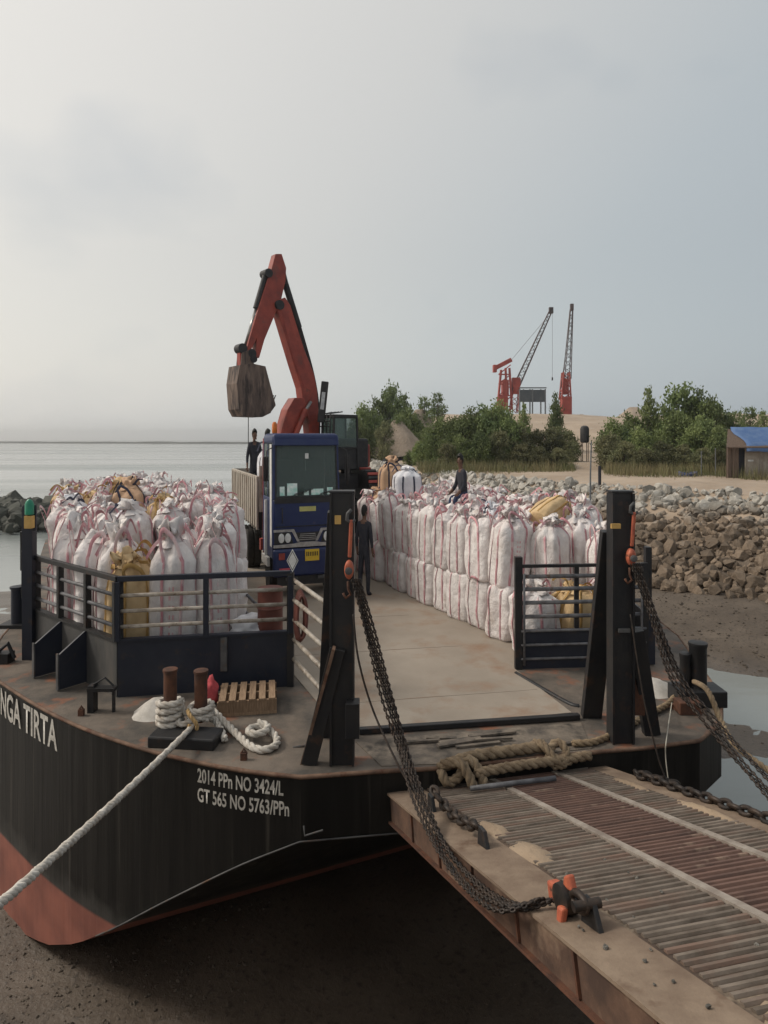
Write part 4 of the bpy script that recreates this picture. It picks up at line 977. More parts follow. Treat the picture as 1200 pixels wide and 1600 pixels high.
# ------------------------------------------------------------------ bulk bags
BW, BH = .98, 1.44
def bag_surface(seed):
    r = random.Random(seed); sd = seed*11.3
    bul = r.uniform(.02, .06); lean = (r.uniform(-.04, .04), r.uniform(-.04, .04)); ph = [r.uniform(0, 6.28) for _ in range(4)]
    def S(a, q):
        """q 0..1 body, 1..1.35 shoulder gathered to the neck"""
        c, s_ = math.cos(a), math.sin(a); n_ = 4.6 if q < .95 else 4.6-2.4*min(1, (q-.95)/.3)
        rad = (abs(c)**n_+abs(s_)**n_)**(-1/n_)*BW/2
        if q <= 1:
            e = 1-.16*max(0, 1-q/.07)**2+bul*math.sin(math.pi*min(1, q*1.05)); z = q*BH
            e *= 1-.04*max(0, (q-.9)/.1)
        else:
            k = (q-1)/.35; e = .95-(.95-.40)*k**1.15; z = BH+.15*math.sin(k*math.pi/2)+.06*k
        fold = .022+(.22 if q > .8 else 0)*(q-.8)
        rad *= e*(1+fold*math.cos(7*a+ph[0]+2*noise.noise((q*2, sd, 0)))*(.4 if q < .5 else 1)+(.012 if q < .9 else .035)*math.cos(13*a+ph[1]+q*3))
        x, y = rad*c, rad*s_
        w1 = noise.noise((x*2.4+sd, y*2.4, z*1.6)); w2 = noise.noise((x*6+sd, y*6, z*3.5))
        w3 = noise.noise((x*11+sd, y*11, z*5)); k2 = 1+.11*w1+.034*w2+.014*w3
        return Vector((x*k2+lean[0]*z, y*k2+lean[1]*z, max(0, z+.03*w1*(q > .5))))
    return S
def bag_meshes(seed, bodym, strapm, tuft=1.0):
    r = random.Random(seed*5+1); S = bag_surface(seed); n = 56
    qs = [0, .02, .05, .1, .18, .28, .4, .5, .6, .7, .8, .87, .93, .97, 1.0, 1.05, 1.1, 1.16, 1.22, 1.28, 1.35]
    mb = MB()
    for q in qs:
        for k in range(n): mb.v.append(tuple(S(2*math.pi*k/n, q)))
    for i in range(len(qs)-1):
        for k in range(n): k2 = (k+1) % n; mb.f.append((i*n+k, i*n+k2, (i+1)*n+k2, (i+1)*n+k))
    mb.f.append(tuple(reversed(range(n)))); body = mb.mesh('bag_body', bodym, True)
    # gathered spout: pleated sleeve that flops
    mb = MB(); m = 30; rows = 11; fx, fy = r.uniform(-.38, .38), r.uniform(-.38, .38); hh = r.uniform(.22, .50)*tuft
    base = BH+.16
    for i in range(rows+1):
        k = i/rows; flop = k*k
        for j in range(m):
            a = 2*math.pi*j/m; rr = max(.015, float(np.interp(k, [0, .3, .65, .85, 1], [.30, .15, .24, .20, .02])))*(1+.16*math.sin(5*a+seed+k*3)+.10*math.sin(9*a+seed*2+k*5)+.6*noise.noise((math.cos(a)*1.5+seed, math.sin(a)*1.5, k*2.6)))
            z = base+hh*(k-.45*flop)+.14*noise.noise((math.cos(a)*2.2, math.sin(a)*2.2, seed+k*2))*k*2
            mb.v.append((rr*math.cos(a)+fx*flop, rr*math.sin(a)+fy*flop, z))
    for i in range(rows):
        for j in range(m): j2 = (j+1) % m; mb.f.append((i*m+j, i*m+j2, (i+1)*m+j2, (i+1)*m+j))
    spout = mb.mesh('spout', bodym, True)
    # four lifting straps: up one corner of a face, over in a loop, down the next
    straps = []; sw = .033
    for f in range(4):
        mb = MB(); a0 = f*math.pi/2-.40; a1 = f*math.pi/2+.40; P = []
        col = lambda a, qq: [(S(a, q), S(a, q+.001), a) for q in qq]
        upq = [.03, .12, .25, .4, .55, .7, .82, .9, .96, 1.0]
        def out(a, q):
            p = S(a, q); return p+Vector((math.cos(a), math.sin(a), 0))*.010
        path = [out(a0+.03*math.sin(q*5+seed), q) for q in upq]
        top0, top1 = out(a0, 1.0), out(a1, 1.0); mid = (top0+top1)/2
        h = r.uniform(.08, .44); lean = Vector((r.uniform(-.2, .2), r.uniform(-.2, .2), 0))-Vector((mid.x, mid.y, 0))*r.uniform(0, .45)
        loop = cat_rom([top0, top0.lerp(mid, .2)+lean*.6+Vector((0, 0, h*.7)), mid+lean+Vector((0, 0, h)), top1.lerp(mid, .2)+lean*.6+Vector((0, 0, h*.65)), top1], 5)
        path2 = [out(a1+.03*math.sin(q*4+seed*2), q) for q in reversed(upq)]
        P = path+loop[1:-1]+path2; nP = len(P)
        for i, p in enumerate(P):
            t = (P[min(i+1, nP-1)]-P[max(i-1, 0)]).normalized(); o_ = Vector((p.x, p.y, 0)).normalized() if i < len(path) or i >= nP-len(path2) else Vector((math.cos(f*math.pi/2), math.sin(f*math.pi/2), .2))
            sd_ = t.cross(o_); sd_ = sd_.normalized() if sd_.length > 1e-5 else Vector((0, 0, 1))
            mb.v.append(tuple(p+sd_*sw)); mb.v.append(tuple(p-sd_*sw)); mb.v.append(tuple(p-sd_*sw+o_*.006)); mb.v.append(tuple(p+sd_*sw+o_*.006))
        for i in range(nP-1):
            for k in range(4): k2 = (k+1) % 4; mb.f.append((i*4+k, i*4+k2, (i+1)*4+k2, (i+1)*4+k))
        straps.append(mb.mesh('lifting_strap', strapm, True))
    # loose ribbons tied round the neck
    ties = MB()
    for k in range(4):
        a = r.uniform(0, 6.28); c0 = Vector((math.cos(a)*.12, math.sin(a)*.12, BH+.26)); pts = [c0]
        for j in range(3): pts.append(pts[-1]+Vector((math.cos(a+r.gauss(0, .7))*.15, math.sin(a+r.gauss(0, .7))*.15, (.08, -.02, -.12)[j]+r.gauss(0, .07))))
        PP = cat_rom(pts, 5)
        for i, p in enumerate(PP):
            t = (PP[min(i+1, len(PP)-1)]-PP[max(i-1, 0)]).normalized(); sd_ = t.cross(Vector((-math.sin(a), math.cos(a), .6))).normalized()*.028; ties.v += [tuple(p+sd_), tuple(p-sd_)]
            if i: o = len(ties.v); ties.f.append((o-4, o-3, o-1, o-2))
    tie = ties.mesh('tie_ribbon', strapm, True)
    # faint red print panel on the front face
    prints = []
    mb = MB(); r3 = random.Random(seed)
    for row in range(7):
        q0 = .76-row*.075
        for cidx in range(2):
            aa = -math.pi/2-.12+cidx*.15; w_ = r3.uniform(.05, .10)
            if r3.random() < .25: continue
            o = len(mb.v)
            for q in (q0, q0+.035):
                for a in (aa, aa+w_): mb.v.append(tuple(S(a, q)*1.0+Vector((math.cos(a), math.sin(a), 0))*.006))
            mb.f.append((o, o+1, o+3, o+2))
    return dict(body=body, spout=spout, tie=tie, straps=straps, prt=mb.mesh('print', 'print_red'))
BAGS = {}
def bag_kind(kind):
    if kind not in BAGS:
        bm_, sm_, n = {'white': ('bag_white', 'strap_pink', 7), 'yellow': ('bag_yellow', 'strap_yellow', 3), 'clean': ('bag_clean', 'strap_dark', 2), 'tan': ('bag_tan', 'strap_dark', 1)}[kind]
        BAGS[kind] = [bag_meshes(i+10*len(kind), bm_, sm_) for i in range(n)]
    return BAGS[kind]
rb = random.Random(21)
ORD = ['first', 'second', 'third', 'fourth', 'fifth', 'sixth', 'seventh', 'eighth', 'ninth', 'tenth', 'eleventh', 'twelfth', 'thirteenth', 'fourteenth']
AXD = Vector((-.42, .907, 0)).normalized(); TXD = Vector((AXD.y, -AXD.x, 0)); BR = math.atan2(TXD.y, TXD.x)
def sw_(s, w_): p = AXD*s+TXD*w_; return Vector((p.x, p.y, 0))
def bag(p, kind, label, group, h=1.0, full=True, rot=None, spout=True, prt=False, wd=1.0, tilt=(0, 0)):
    K = rb.choice(bag_kind(kind)); t = thing('bulk_bag', label, 'bulk bag', p, 0, group)
    t.rotation_euler = (tilt[0], tilt[1], BR+rb.uniform(-.22, .22)+rb.choice((0, 1, 2, 3))*math.pi/2*(0 if prt else 1) if rot is None else rot); t.scale = (wd*rb.uniform(.90, 1.07), wd*rb.uniform(.90, 1.07), h)
    link('body', K['body'], t)
    if full:
        for s in K['straps']: link('lifting_strap', s, t)
        if spout: link('spout', K['spout'], t); tag(link('tie_ribbon', K['tie'], t), kind='stuff')
        if prt: tag(link('print', K['prt'], t), kind='stuff')
    return t
# starboard stack along the lane: two tiers, several rows deep
B0 = Vector((3.28, 17.15, 0)); S0 = B0.dot(AXD); W0 = B0.dot(TXD)
LOWT = 1.34; hl = LOWT/BH
for i in range(11):
    for row in range(4):
        if row and i < 0: continue
        p = sw_(S0+i*.96+rb.uniform(-.05, .05), W0+row*1.0+rb.uniform(-.05, .05)+(.05 if i % 2 else -.03))
        if row == 0:
            bag(p, 'white', 'white bulk bag in the bottom tier facing the lane, %s from the gate' % ORD[i], 'lane stack, bottom tier', h=hl*rb.uniform(.95, 1.0), spout=False, prt=rb.random() < .6, rot=None, wd=.92)
        elif row == 1: bag(p, 'white', 'white bulk bag hidden under the lane-side stack', 'lane stack, inner bottom tier', h=hl*.98, full=False)
for i in range(-2, 11):
    for row in range(5):
        if i < 0 and row < 1: continue
        if i == 10 and row == 0: continue
        if i < -1 and row < 2: continue
        p = sw_(S0+i*.96+rb.uniform(-.08, .08)+(.06 if row == 0 else .3), W0+row*1.0+rb.uniform(-.08, .08)); p.z = LOWT-.02
        kind = 'white'
        if p.x > 6.1: continue
        if row == 0: bag(p, kind, 'pink-strapped white bulk bag in the top tier facing the lane, %s from the gate' % ORD[i], 'lane stack, top tier', h=rb.uniform(.98, 1.16), wd=.91, prt=rb.random() < .5, tilt=(rb.uniform(-.09, .09), rb.uniform(-.09, .09)))
        else:
            if i < 0: p.z = LOWT-.25
            if (i, row) == (2, 1): kind = 'clean'
            lab = {'white': 'pink-strapped white bag in starboard stack, %s row behind the lane, %s from the gate' % (ORD[row-1], ORD[i+2]), 'clean': 'clean white bulk bag with dark straps in the starboard stack'}[kind]
            bag(p, kind, lab, 'starboard stack, inner bags', h=rb.uniform(.98, 1.24), wd=.92, tilt=(rb.uniform(-.08, .08), rb.uniform(-.08, .08)))
# lower bags just behind the gate
for k, (x, y) in enumerate([(3.75, 15.75), (4.7, 15.85), (5.55, 15.95)]):
    bag(Vector((x, y, 0)), 'yellow' if k == 1 else 'white', 'yellow bulk bag standing behind the gate bars' if k == 1 else 'white bulk bag standing behind the gate bars', None if k == 1 else 'bags behind the gate', h=.95)
# the pale bags at the far end and the tipped yellow one
bag(Q(611, 800, 25.5), 'tan', 'tan bulk bag with a dark strap rising at the far end of the lane stack', None, h=1.15, rot=.2)
bag(Q(636, 800, 24.4), 'clean', 'clean white bulk bag with dark straps topping the far end of the lane stack', None, h=.95, rot=.1)
bag(Q(590, 815, 25.2), 'tan', 'orange-tan bulk bag slumped low behind the lane stack end', None, h=.7, rot=.7)
tb = bag(Q(838, 818, 17.6), 'yellow', 'yellow bulk bag tipped on its side on top of the starboard stack', None, h=.8, rot=.35, wd=.72, tilt=(R(-20), R(72)))
# port stack behind the bow rail
def inside(p):
    d = (C1-C0).normalized(); nrm = Vector((d.y, -d.x, 0)); nrm = nrm if nrm.y > 0 else -nrm
    return (p-C0).dot(nrm) > .60
front = [(14.98, 2.62, 'white'), (14.98, 1.72, 'white'), (15.12, .82, 'yellow'), (16.02, .86, 'yellow')]
for s, w_, kd in front:
    lab = ('tall white bulk bag against the bow rail beside the drum' if w_ > 2 else 'tall white bulk bag against the bow rail beside the yellow bag') if kd == 'white' else ('tall yellow bulk bag in the corner of the bow rail' if s < 15.5 else 'tall yellow bulk bag just behind the one in the rail corner')
    bag(sw_(s, w_), kd, lab, 'bags along the bow rail, '+kd, h=(2.62 if kd == 'white' else 2.25)/BH, wd=.97 if kd == 'white' else 1.04, prt=(kd == 'white'))
used = [sw_(s, w_) for s, w_, kd in front]
dC = (C1-C0).normalized(); nC = Vector((-dC.y, dC.x, 0)); nC = nC if nC.y > 0 else -nC
for k, f in enumerate((.22, .46, .70)):
    p = C0.lerp(C1, f)+nC*.64; used.append(p)
    bag(p, 'white', 'tall white bulk bag against the port bow rail, %s from the lamp post' % ORD[k], 'bags along the port bow rail', h=2.62/BH, wd=.95)
special = {(6, 1): 'clean', (5, 3): 'tan', (3, 3): 'clean', (8, 2): 'yellow', (7, 0): 'yellow', (4, 4): 'yellow', (9, 3): 'yellow', (2, 2): 'clean', (7, 3): 'yellow', (9, 1): 'yellow'}
for i in range(1, 14):
    for j in range(7):
        if j == 6 and not 3 <= i <= 9: continue
        s = 15.0+i*.87; w_ = -1.25+j*.80
        p = sw_(s, w_)
        if not inside(p) or (j == 0 and i < 4) or U0+FPX*p.x/p.y < 84: continue
        if min((p-q).length for q in used) < .72: continue
        kd = special.get((i, j), 'white'); z1 = 1.95 if i > 1 else 1.6
        edge = not inside(sw_(s-1.0, w_)) or i <= 2
        bag(p+Vector((rb.uniform(-.05, .05), rb.uniform(-.05, .05), 0)), 'white', 'white bulk bag in the bottom tier along the port rail' if edge else 'white bulk bag hidden under the port stack', 'port stack, bottom tier at the rail' if edge else 'port stack, inner bottom tier', h=z1/BH, full=edge, spout=False, wd=.84)
        p.z = z1-.02; p += Vector((rb.uniform(-.1, .1), rb.uniform(-.1, .1), rb.uniform(-.12, .05)))
        lab = {'white': 'white bag atop port stack, %s row behind bow rail, %s column from lane' % (ORD[i], ORD[6-j]), 'clean': 'clean white bag with dark straps in port stack, %s row behind bow rail' % ORD[i], 'tan': 'tan bulk bag with a dark strap in the port stack', 'yellow': 'yellow bag atop port stack, %s row behind bow rail, %s column from lane' % (ORD[i], ORD[6-j])}[kd]
        bag(p, kd, lab, 'port stack, top tier '+kd, h=rb.uniform(.80, 1.10)*(1.16 if kd in ('clean', 'tan') else 1), wd=.84, tilt=(rb.uniform(-.15, .15), rb.uniform(-.15, .15)))
# scraps of white sheet on the truck-side of the rail
cloth_lump(sw_(14.35, 3.3)+up(1.05), (.42, .3, .28), 'bag_clean', 'folded_bag', 'folded empty white bag lying behind the bow rail near the drum', 4.1, 'bag')
# ------------------------------------------------------------------ truck (own frame: x right, y rearwards, z up)
TROT = R(21); TC = G(480, 932)
truck = thing('cargo_truck', 'blue flatbed truck with a pale side-boarded bed parked on the barge', 'truck', TC, TROT)
def tp(mb, name, m, parent=None, **k): return part(mb, name, m, parent or truck, local=True, **k)
W2 = 1.15
cab = MB()
fp_ = MB(); fp_.mm((-W2+.002, .015, 1.72), (W2-.002, .30, 3.285)); fpo = tp(fp_, 'front_panel', 'truck_blue', smooth=50, bevel=.09); fpo.modifiers[0].segments = 4
cab.mm((-W2, 0.12, 1.3), (-W2+.06, 1.85, 3.30)); cab.mm((W2-.06, .12, 1.3), (W2, 1.85, 3.30))
rf_ = MB(); rf_.mm((-W2+.0, .06, 5.08), (W2-.0, 1.85, 5.47)); rfo = tp(rf_, 'roof', 'truck_blue', smooth=50, bevel=.16); rfo.modifiers[0].segments = 5
cab.mm((-W2+.06, 1.79, 1.3), (W2-.06, 1.85, 5.12))
for s in (-1, 1):
    cab.prism([(s*W2, .02, 3.28), (s*(W2-.10), .0, 3.28), (s*(W2-.12), .14, 5.14), (s*(W2-.02), .16, 5.14)], (0, .11, 0))
    cab.mm((s*W2-s*.05, .95, 3.28), (s*W2, 1.02, 5.14)); cab.mm((s*W2-s*.05, 1.70, 3.28), (s*W2, 1.79, 5.14))
tp(cab, 'cab', 'truck_blue', bevel=.035)
vis_ = MB(); vis_.prism([(-W2+.03, .0, 5.06), (W2-.03, .0, 5.06), (W2-.05, .10, 5.42), (-W2+.05, .10, 5.42)], (0, .08, 0)); tp(vis_, 'sun_visor', 'truck_blue', bevel=.03)
ws = MB(); ws.prism([(-W2+.11, .03, 3.34), (W2-.11, .03, 3.34), (W2-.13, .15, 5.06), (-W2+.13, .15, 5.06)], (0, .02, 0)); wsn = tp(ws, 'windscreen', 'glass')
ga = MB()
for p_, q_ in (((-W2+.09, .02, 3.34), (W2-.09, .02, 3.34)), ((-W2+.09, .02, 3.34), (-W2+.12, .14, 5.06)), ((W2-.09, .02, 3.34), (W2-.12, .14, 5.06))): ga.beam(p_, q_, .045, .045)
tp(ga, 'rubber_seal', 'truck_dark', wsn)
for s in (-.55, .35):
    wi = MB(); wi.beam((s, -.015, 3.38), (s+.55, .0, 3.52), .018, .018); wi.beam((s+.1, -.02, 3.44), (s+.75, -.0, 3.60), .025, .02); tp(wi, 'wiper', 'truck_dark', wsn)
for s in (-1, 1):
    sg = MB(); sg.mm((s*(W2-.02), .22, 3.30), (s*(W2-.035), 1.70, 5.12)); tp(sg, 'side_window', 'glass')
inn_ = MB(); inn_.mm((-W2+.08, .2, 3.0), (W2-.08, .75, 3.26)); tp(inn_, 'dashboard', 'cab_inside')
inn_ = MB(); inn_.mm((-W2+.10, 1.72, 3.1), (W2-.10, 1.78, 5.1)); tp(inn_, 'back_lining', 'cab_inside')
for x in (-.5, .5):
    se = MB(); se.mm((x-.32, 1.2, 3.0), (x+.32, 1.35, 4.55)); se.mm((x-.16, 1.2, 4.6), (x+.16, 1.32, 5.0)); tp(se, 'seat', 'truck_dark', bevel=.05)
stw = MB(); stw.tube([(.5+.22*math.cos(a), .72+.06*math.sin(a), 3.55+.36*math.sin(a)) for a in [i*math.pi/9 for i in range(18)]], .02, 6, closed=True); tp(stw, 'steering_wheel', 'truck_dark', smooth=True)
for x, w_, h in ((-.50, .34, .40), (-.84, .16, .30), (.36, .42, .20), (.80, .20, .24), (-.02, .16, .14)):
    pa = MB(); pa.prism([(x-w_/2, .022, 3.40), (x+w_/2, .022, 3.40), (x+w_/2, .022+.07*h, 3.40+h), (x-w_/2, .022+.07*h, 3.40+h)], (0, .008, 0)); tp(pa, 'windscreen_paper', 'paper')
pa = MB(); pa.mm((-.05, .10, 4.62), (.07, .108, 4.80)); tp(pa, 'windscreen_sticker', 'placard'); pa = MB(); pa.tube([(.0, .22, 4.2), (.0, .22, 4.6)], .012, 5); tp(pa, 'hanging_cord', 'placard')
tr_ = MB(); tr_.mm((-W2+.05, .0, 3.14), (W2-.05, .03, 3.31)); tp(tr_, 'cowl_panel', 'truck_dark')
bd = MB(); bd.mm((-.26, .0, 2.86), (.30, .02, 3.02)); tp(bd, 'badge', 'badge_lime')
gr = MB(); gr.prism([(-.42, -.01, 2.16), (.46, -.01, 2.16), (.30, -.01, 1.86), (-.26, -.01, 1.86)], (0, .035, 0)); tp(gr, 'grille', 'truck_dark')
ct = MB()
ct.prism([(-W2+.02, -.02, 1.68), (W2-.02, -.02, 1.68), (W2-.02, -.02, 1.78), (.46, -.02, 1.80), (.30, -.02, 1.84), (-.28, -.02, 1.84), (-.44, -.02, 1.80), (-W2+.02, -.02, 1.78)], (0, .04, 0))
ct.prism([(-W2+.02, -.02, 2.20), (-.52, -.02, 2.20), (-.34, -.02, 1.86), (-.26, -.02, 1.86), (-.45, -.02, 2.28), (-W2+.02, -.02, 2.28)], (0, .04, 0))
ct.prism([(W2-.02, -.02, 2.20), (.54, -.02, 2.20), (.36, -.02, 1.86), (.28, -.02, 1.86), (.47, -.02, 2.28), (W2-.02, -.02, 2.28)], (0, .04, 0))
tp(ct, 'chrome_strip', 'chrome_trim')
for s in (-1, 1):
    hl_ = MB(); hl_.prism([(s*(W2-.04), -.015, 1.80), (s*.48, -.015, 1.82), (s*.58, -.015, 2.18), (s*(W2-.04), -.015, 2.18)], (0, .05, 0)); h_ = tp(hl_, 'headlight', 'truck_dark')
    for x in (.66, .88):
        le = MB(); le.lathe([(.10, 0), (.10, .02), (.06, .035)], 16, (s*x, -.02, 2.0), Matrix.Diagonal((1, 1, 1.6)) @ Matrix.Rotation(R(90), 3, 'X')); tp(le, 'lens', 'lamp_lens', h_, smooth=40)
bu = MB(); bu.mm((-W2-.01, -.10, .72), (W2+.01, .08, 1.64)); tp(bu, 'bumper', 'truck_blue', smooth=50, bevel=.08)
bu = MB(); bu.mm((-W2+.15, -.02, .42), (W2-.15, .1, .72)); tp(bu, 'lower_valance', 'truck_dark')
for s in (-1, 1):
    fl = MB(); fl.mm((s*.62, -.12, .86), (s*.96, -.10, 1.02)); tp(fl, 'fog_lamp', 'pink_lamp')
fl = MB(); fl.mm((-.98, -.12, 1.30), (-.78, -.10, 1.52)); tp(fl, 'marker_lamp', 'red_paint')
pl = MB(); pl.mm((-.10, -.13, 1.22), (.38, -.105, 1.60)); npl = tp(pl, 'number_plate', 'plate_yellow')
mb = MB()
for k in range(7): mb.mm((-.06+k*.06, -.136, 1.38), (-.03+k*.06, -.131, 1.52))
tp(mb, 'plate_characters', 'truck_dark', npl)
for k in range(4):
    gs = MB(); gs.mm((-.30+.02*k, -.022, 1.91+k*.062), (.34-.02*k, -.012, 1.93+k*.062)); tp(gs, 'grille_slat', 'chrome_trim')
for s in (-1, 1):
    st_ = MB(); st_.mm((s*.35, -.115, .60), (s*.75, -.02, .70)); tp(st_, 'tow_step', 'grey_steel')
    gh = MB(); gh.tube([(s*.86, -.03, 2.5), (s*.86, -.09, 2.54), (s*.86, -.09, 2.95), (s*.86, -.03, 3.0)], .018, 6); tp(gh, 'grab_handle', 'truck_dark', smooth=True)
sl = MB(); sl.mm((-W2+.08, -.012, 2.36), (W2-.08, .016, 2.385)); tp(sl, 'panel_gap', 'truck_dark')
be = MB(); be.lathe([(.07, 0), (.09, .03), (.09, .30), (.06, .38), (.02, .40)], 14, (-.92, .9, 5.47)); tp(be, 'beacon', 'amber', smooth=40)
for s in (-1, 1):
    mi = MB(); mi.tube([(s*W2, .1, 5.0), (s*(W2+.22), -.06, 4.9), (s*(W2+.24), -.06, 3.7)], .02, 6); o = tp(mi, 'mirror_arm', 'truck_dark', smooth=True)
    mi = MB(); mi.mm((s*(W2+.15), -.04, 3.9), (s*(W2+.33), .02, 4.7)); tp(mi, 'mirror', 'truck_dark', o, bevel=.02)
# chassis, wheels
ch = MB()
for s in (-1, 1): ch.mm((s*.35, .2, 1.15), (s*.47, 8.6, 1.55))
for y in (1, 3, 5, 7, 8.4): ch.mm((-.35, y, 1.2), (.35, y+.12, 1.5))
tp(ch, 'chassis', 'truck_dark')
def wheel(x, y):
    M = Matrix.Diagonal((1, 1, 1.62)) @ Matrix.Rotation(R(90), 3, 'Y'); t = MB(); t.lathe([(.30, -.13), (.46, -.14), (.49, -.10), (.49, .10), (.46, .14), (.30, .13)], 26, (x, y, .80), M); o = tp(t, 'wheel', 'tyre', smooth=40)
    ri = MB(); ri.lathe([(.10, -.09), (.28, -.10), (.31, -.135), (.31, .135), (.28, .10), (.10, .09)], 20, (x, y, .80), M); tp(ri, 'rim', 'grey_steel', o, smooth=40)
for x in (-1.0, 1.0): wheel(x, 1.0)
for y in (5.6, 6.9):
    for x in (-1.02, -.74, .74, 1.02): wheel(x, y)
# bed with boarded sides
bedz0, bedz1 = 2.62, 3.92
fl = MB(); fl.mm((-1.18, 2.45, 1.95), (1.18, 9.0, bedz0)); tp(fl, 'bed_floor', 'truck_dark')
for s in (-1, 1):
    for k in range(13):
        y = 2.45+k*.5; b = MB(); b.mm((s*1.19, y+.012, 2.05), (s*1.24, y+.485, bedz1-.06)); o = tp(b, 'side_board', 'truck_bed')
    b = MB(); b.mm((s*1.18, 2.45, bedz1-.10), (s*1.26, 8.98, bedz1)); tp(b, 'side_rail', 'truck_bed')
    for k in range(14):
        b = MB(); y = 2.43+k*.5; b.mm((s*1.24, y-.03, 1.98), (s*1.285, y+.05, bedz1-.02)); tp(b, 'side_stake', 'truck_bed')
b = MB(); b.mm((-1.18, 2.40, bedz0), (1.18, 2.45, 4.3)); tp(b, 'headboard', 'truck_bed')
b = MB(); b.mm((-1.18, 9.0, bedz0), (1.18, 9.05, bedz1)); tp(b, 'tailboard', 'truck_bed')
for x in (-1.02, .95):
    b = MB(); b.mm((x-.07, 2.05, 1.0), (x+.07, 2.2, 5.3)); tp(b, 'outrigger_post', 'red_paint', bevel=.01)
b = MB(); b.mm((-1.2, 2.02, 1.3), (1.2, 2.24, 1.7)); tp(b, 'outrigger_beam', 'red_paint')
b = MB(); b.mm((-1.25, .5, 1.0), (-1.16, 1.5, 1.30)); b.mm((-1.25, .9, 1.3), (-1.18, 1.0, 3.2)); tp(b, 'side_step', 'white_paint')
b = MB(); b.prism([(-W2-.005, .16, 1.7), (-W2-.005, .20, 5.1), (-W2-.005, .5, 5.1), (-W2-.005, .45, 1.7)], (-.012, 0, 0)); tp(b, 'door_trim', 'white_paint')
# white bag being loaded on the bed
def tw(x, y, z): return TC+Matrix.Rotation(TROT, 3, 'Z') @ Vector((x, y, z))
bag(tw(-.45, 4.1, bedz0), 'clean', 'white bulk bag standing on the truck bed behind the cab', None, h=1.35, rot=.4, wd=.9)
bag(tw(.6, 3.2, bedz0), 'white', 'white bulk bag with pink straps on the truck bed', None, h=1.1, rot=.1, wd=.9)

# ------------------------------------------------------------------ excavator
EC = Vector((-2.65, 31.0, 0)); EF = Vector((-3.6, -3.0, 0)).normalized(); EL = Vector((-EF.y, EF.x, 0)); EL = -EL if EL.x < 0 else EL
PZ = 2.35
plat = thing('steel_platform', 'dark steel platform carrying the excavator behind the truck', 'platform', EC)
mb = MB(); mb.box(EC+up(PZ-.12)+Vector((.2, 0, 0)), (4.6, 5.6, .24), Matrix.Rotation(R(22), 3, 'Z')); part(mb, 'top_plate', 'black_steel', plat)
for a in (-1, 1):
    for b_ in (-1, 0, 1):
        q = EC+Matrix.Rotation(R(22), 3, 'Z') @ Vector((.2+a*2.1, b_*2.6, 0)); mb = MB(); mb.beam(q, q+up(PZ-.24), .2, .2, up=(0, 1, 0)); part(mb, 'leg', 'black_steel', plat)
exc = thing('excavator', 'orange-red excavator with raised boom and hanging bucket behind the truck', 'excavator', EC+up(PZ))
def ew(r_, l_, z): return EC+EF*r_+EL*l_+up(z)
ER = Matrix((EF, EL, Vector((0, 0, 1)))).transposed()
UR = Matrix.Rotation(R(22), 3, 'Z')      # undercarriage stays along the barge
for s in (-1, 1):
    c = EC+UR @ Vector((s*1.15+.35, -.2, 0))
    prof = []
    for k in range(24):
        a = 2*math.pi*k/24; y = math.cos(a); z = math.sin(a)
        prof.append((max(-1, min(1, y*1.6))*1.5+y*.45, z*.74))
    poly = [c+UR @ Vector((-.26, y, PZ+.76+z)) for y, z in prof]; mb = MB(); mb.prism(poly, UR @ Vector((.52, 0, 0))); trk = part(mb, 'track', 'truck_dark', exc)
    for k in range(24):
        y, z = prof[k]; mb = MB(); mb.box(c+UR @ Vector((0, y*1.015, PZ+.76+z*1.03)), (.56, .13, .10), UR @ Matrix.Rotation(math.atan2(z, y*.4)+math.pi/2, 3, 'X')); part(mb, 'track_shoe', 'red_paint' if k % 2 else 'truck_dark', trk)
mb = MB(); mb.box(EC+up(PZ+.9), (2.2, 2.2, .7), UR); part(mb, 'undercarriage', 'truck_dark', exc)
mb = MB(); mb.box(ew(-.55, 0, PZ+2.2), (2.0, 2.3, 1.5), ER); part(mb, 'upper_body', 'truck_dark', exc, bevel=.12)
mb = MB(); mb.box(ew(-1.75, -.2, PZ+2.1), (.5, 1.9, 1.2), ER); part(mb, 'counterweight', 'exca_red', exc, bevel=.15)
# cab: frame with panes, guard bars
cc = ew(.1, 1.0, 0); cz0, cz1 = PZ+1.5, 6.30; hw_, hl2 = .46, .72
def cp(a, b_, z): return cc+EF*(a*hl2)+EL*(b_*hw_)+up(z)
mb = MB()
for a in (-1, 1):
    for b_ in (-1, 1): mb.beam(cp(a, b_, cz0), cp(a*.92, b_, cz1), .09, .09, up=tuple(EF))
for a in (-1, 1): mb.beam(cp(a*.92, -1, cz1), cp(a*.92, 1, cz1), .09, .09); mb.beam(cp(a, -1, cz0+1.0), cp(a, 1, cz0+1.0), .08, .08)
for b_ in (-1, 1): mb.beam(cp(-.92, b_, cz1), cp(.92, b_, cz1), .09, .09); mb.beam(cp(-1, b_, cz0+1.0), cp(1, b_, cz0+1.0), .08, .08)
mb.box(cc+up(cz1+.06), (1.4, .98, .10), ER); mb.box(cc+up(cz0+.5), (1.4, .90, 1.0), ER)
ecab = part(mb, 'cab', 'truck_dark', exc, bevel=.02)
for a, b_ in ((1, 0), (0, 1), (0, -1)):
    mb = MB(); 
    if a: mb.prism([cp(.97, -.9, cz0+1.05), cp(.97, .9, cz0+1.05), cp(.90, .9, cz1-.05), cp(.90, -.9, cz1-.05)], EF*.02)
    else: mb.prism([cp(-.9, b_*.98, cz0+1.05), cp(.9, b_*.98, cz0+1.05), cp(.82, b_*.98, cz1-.05), cp(-.82, b_*.98, cz1-.05)], EL*.02)
    part(mb, 'pane', 'glass', ecab)
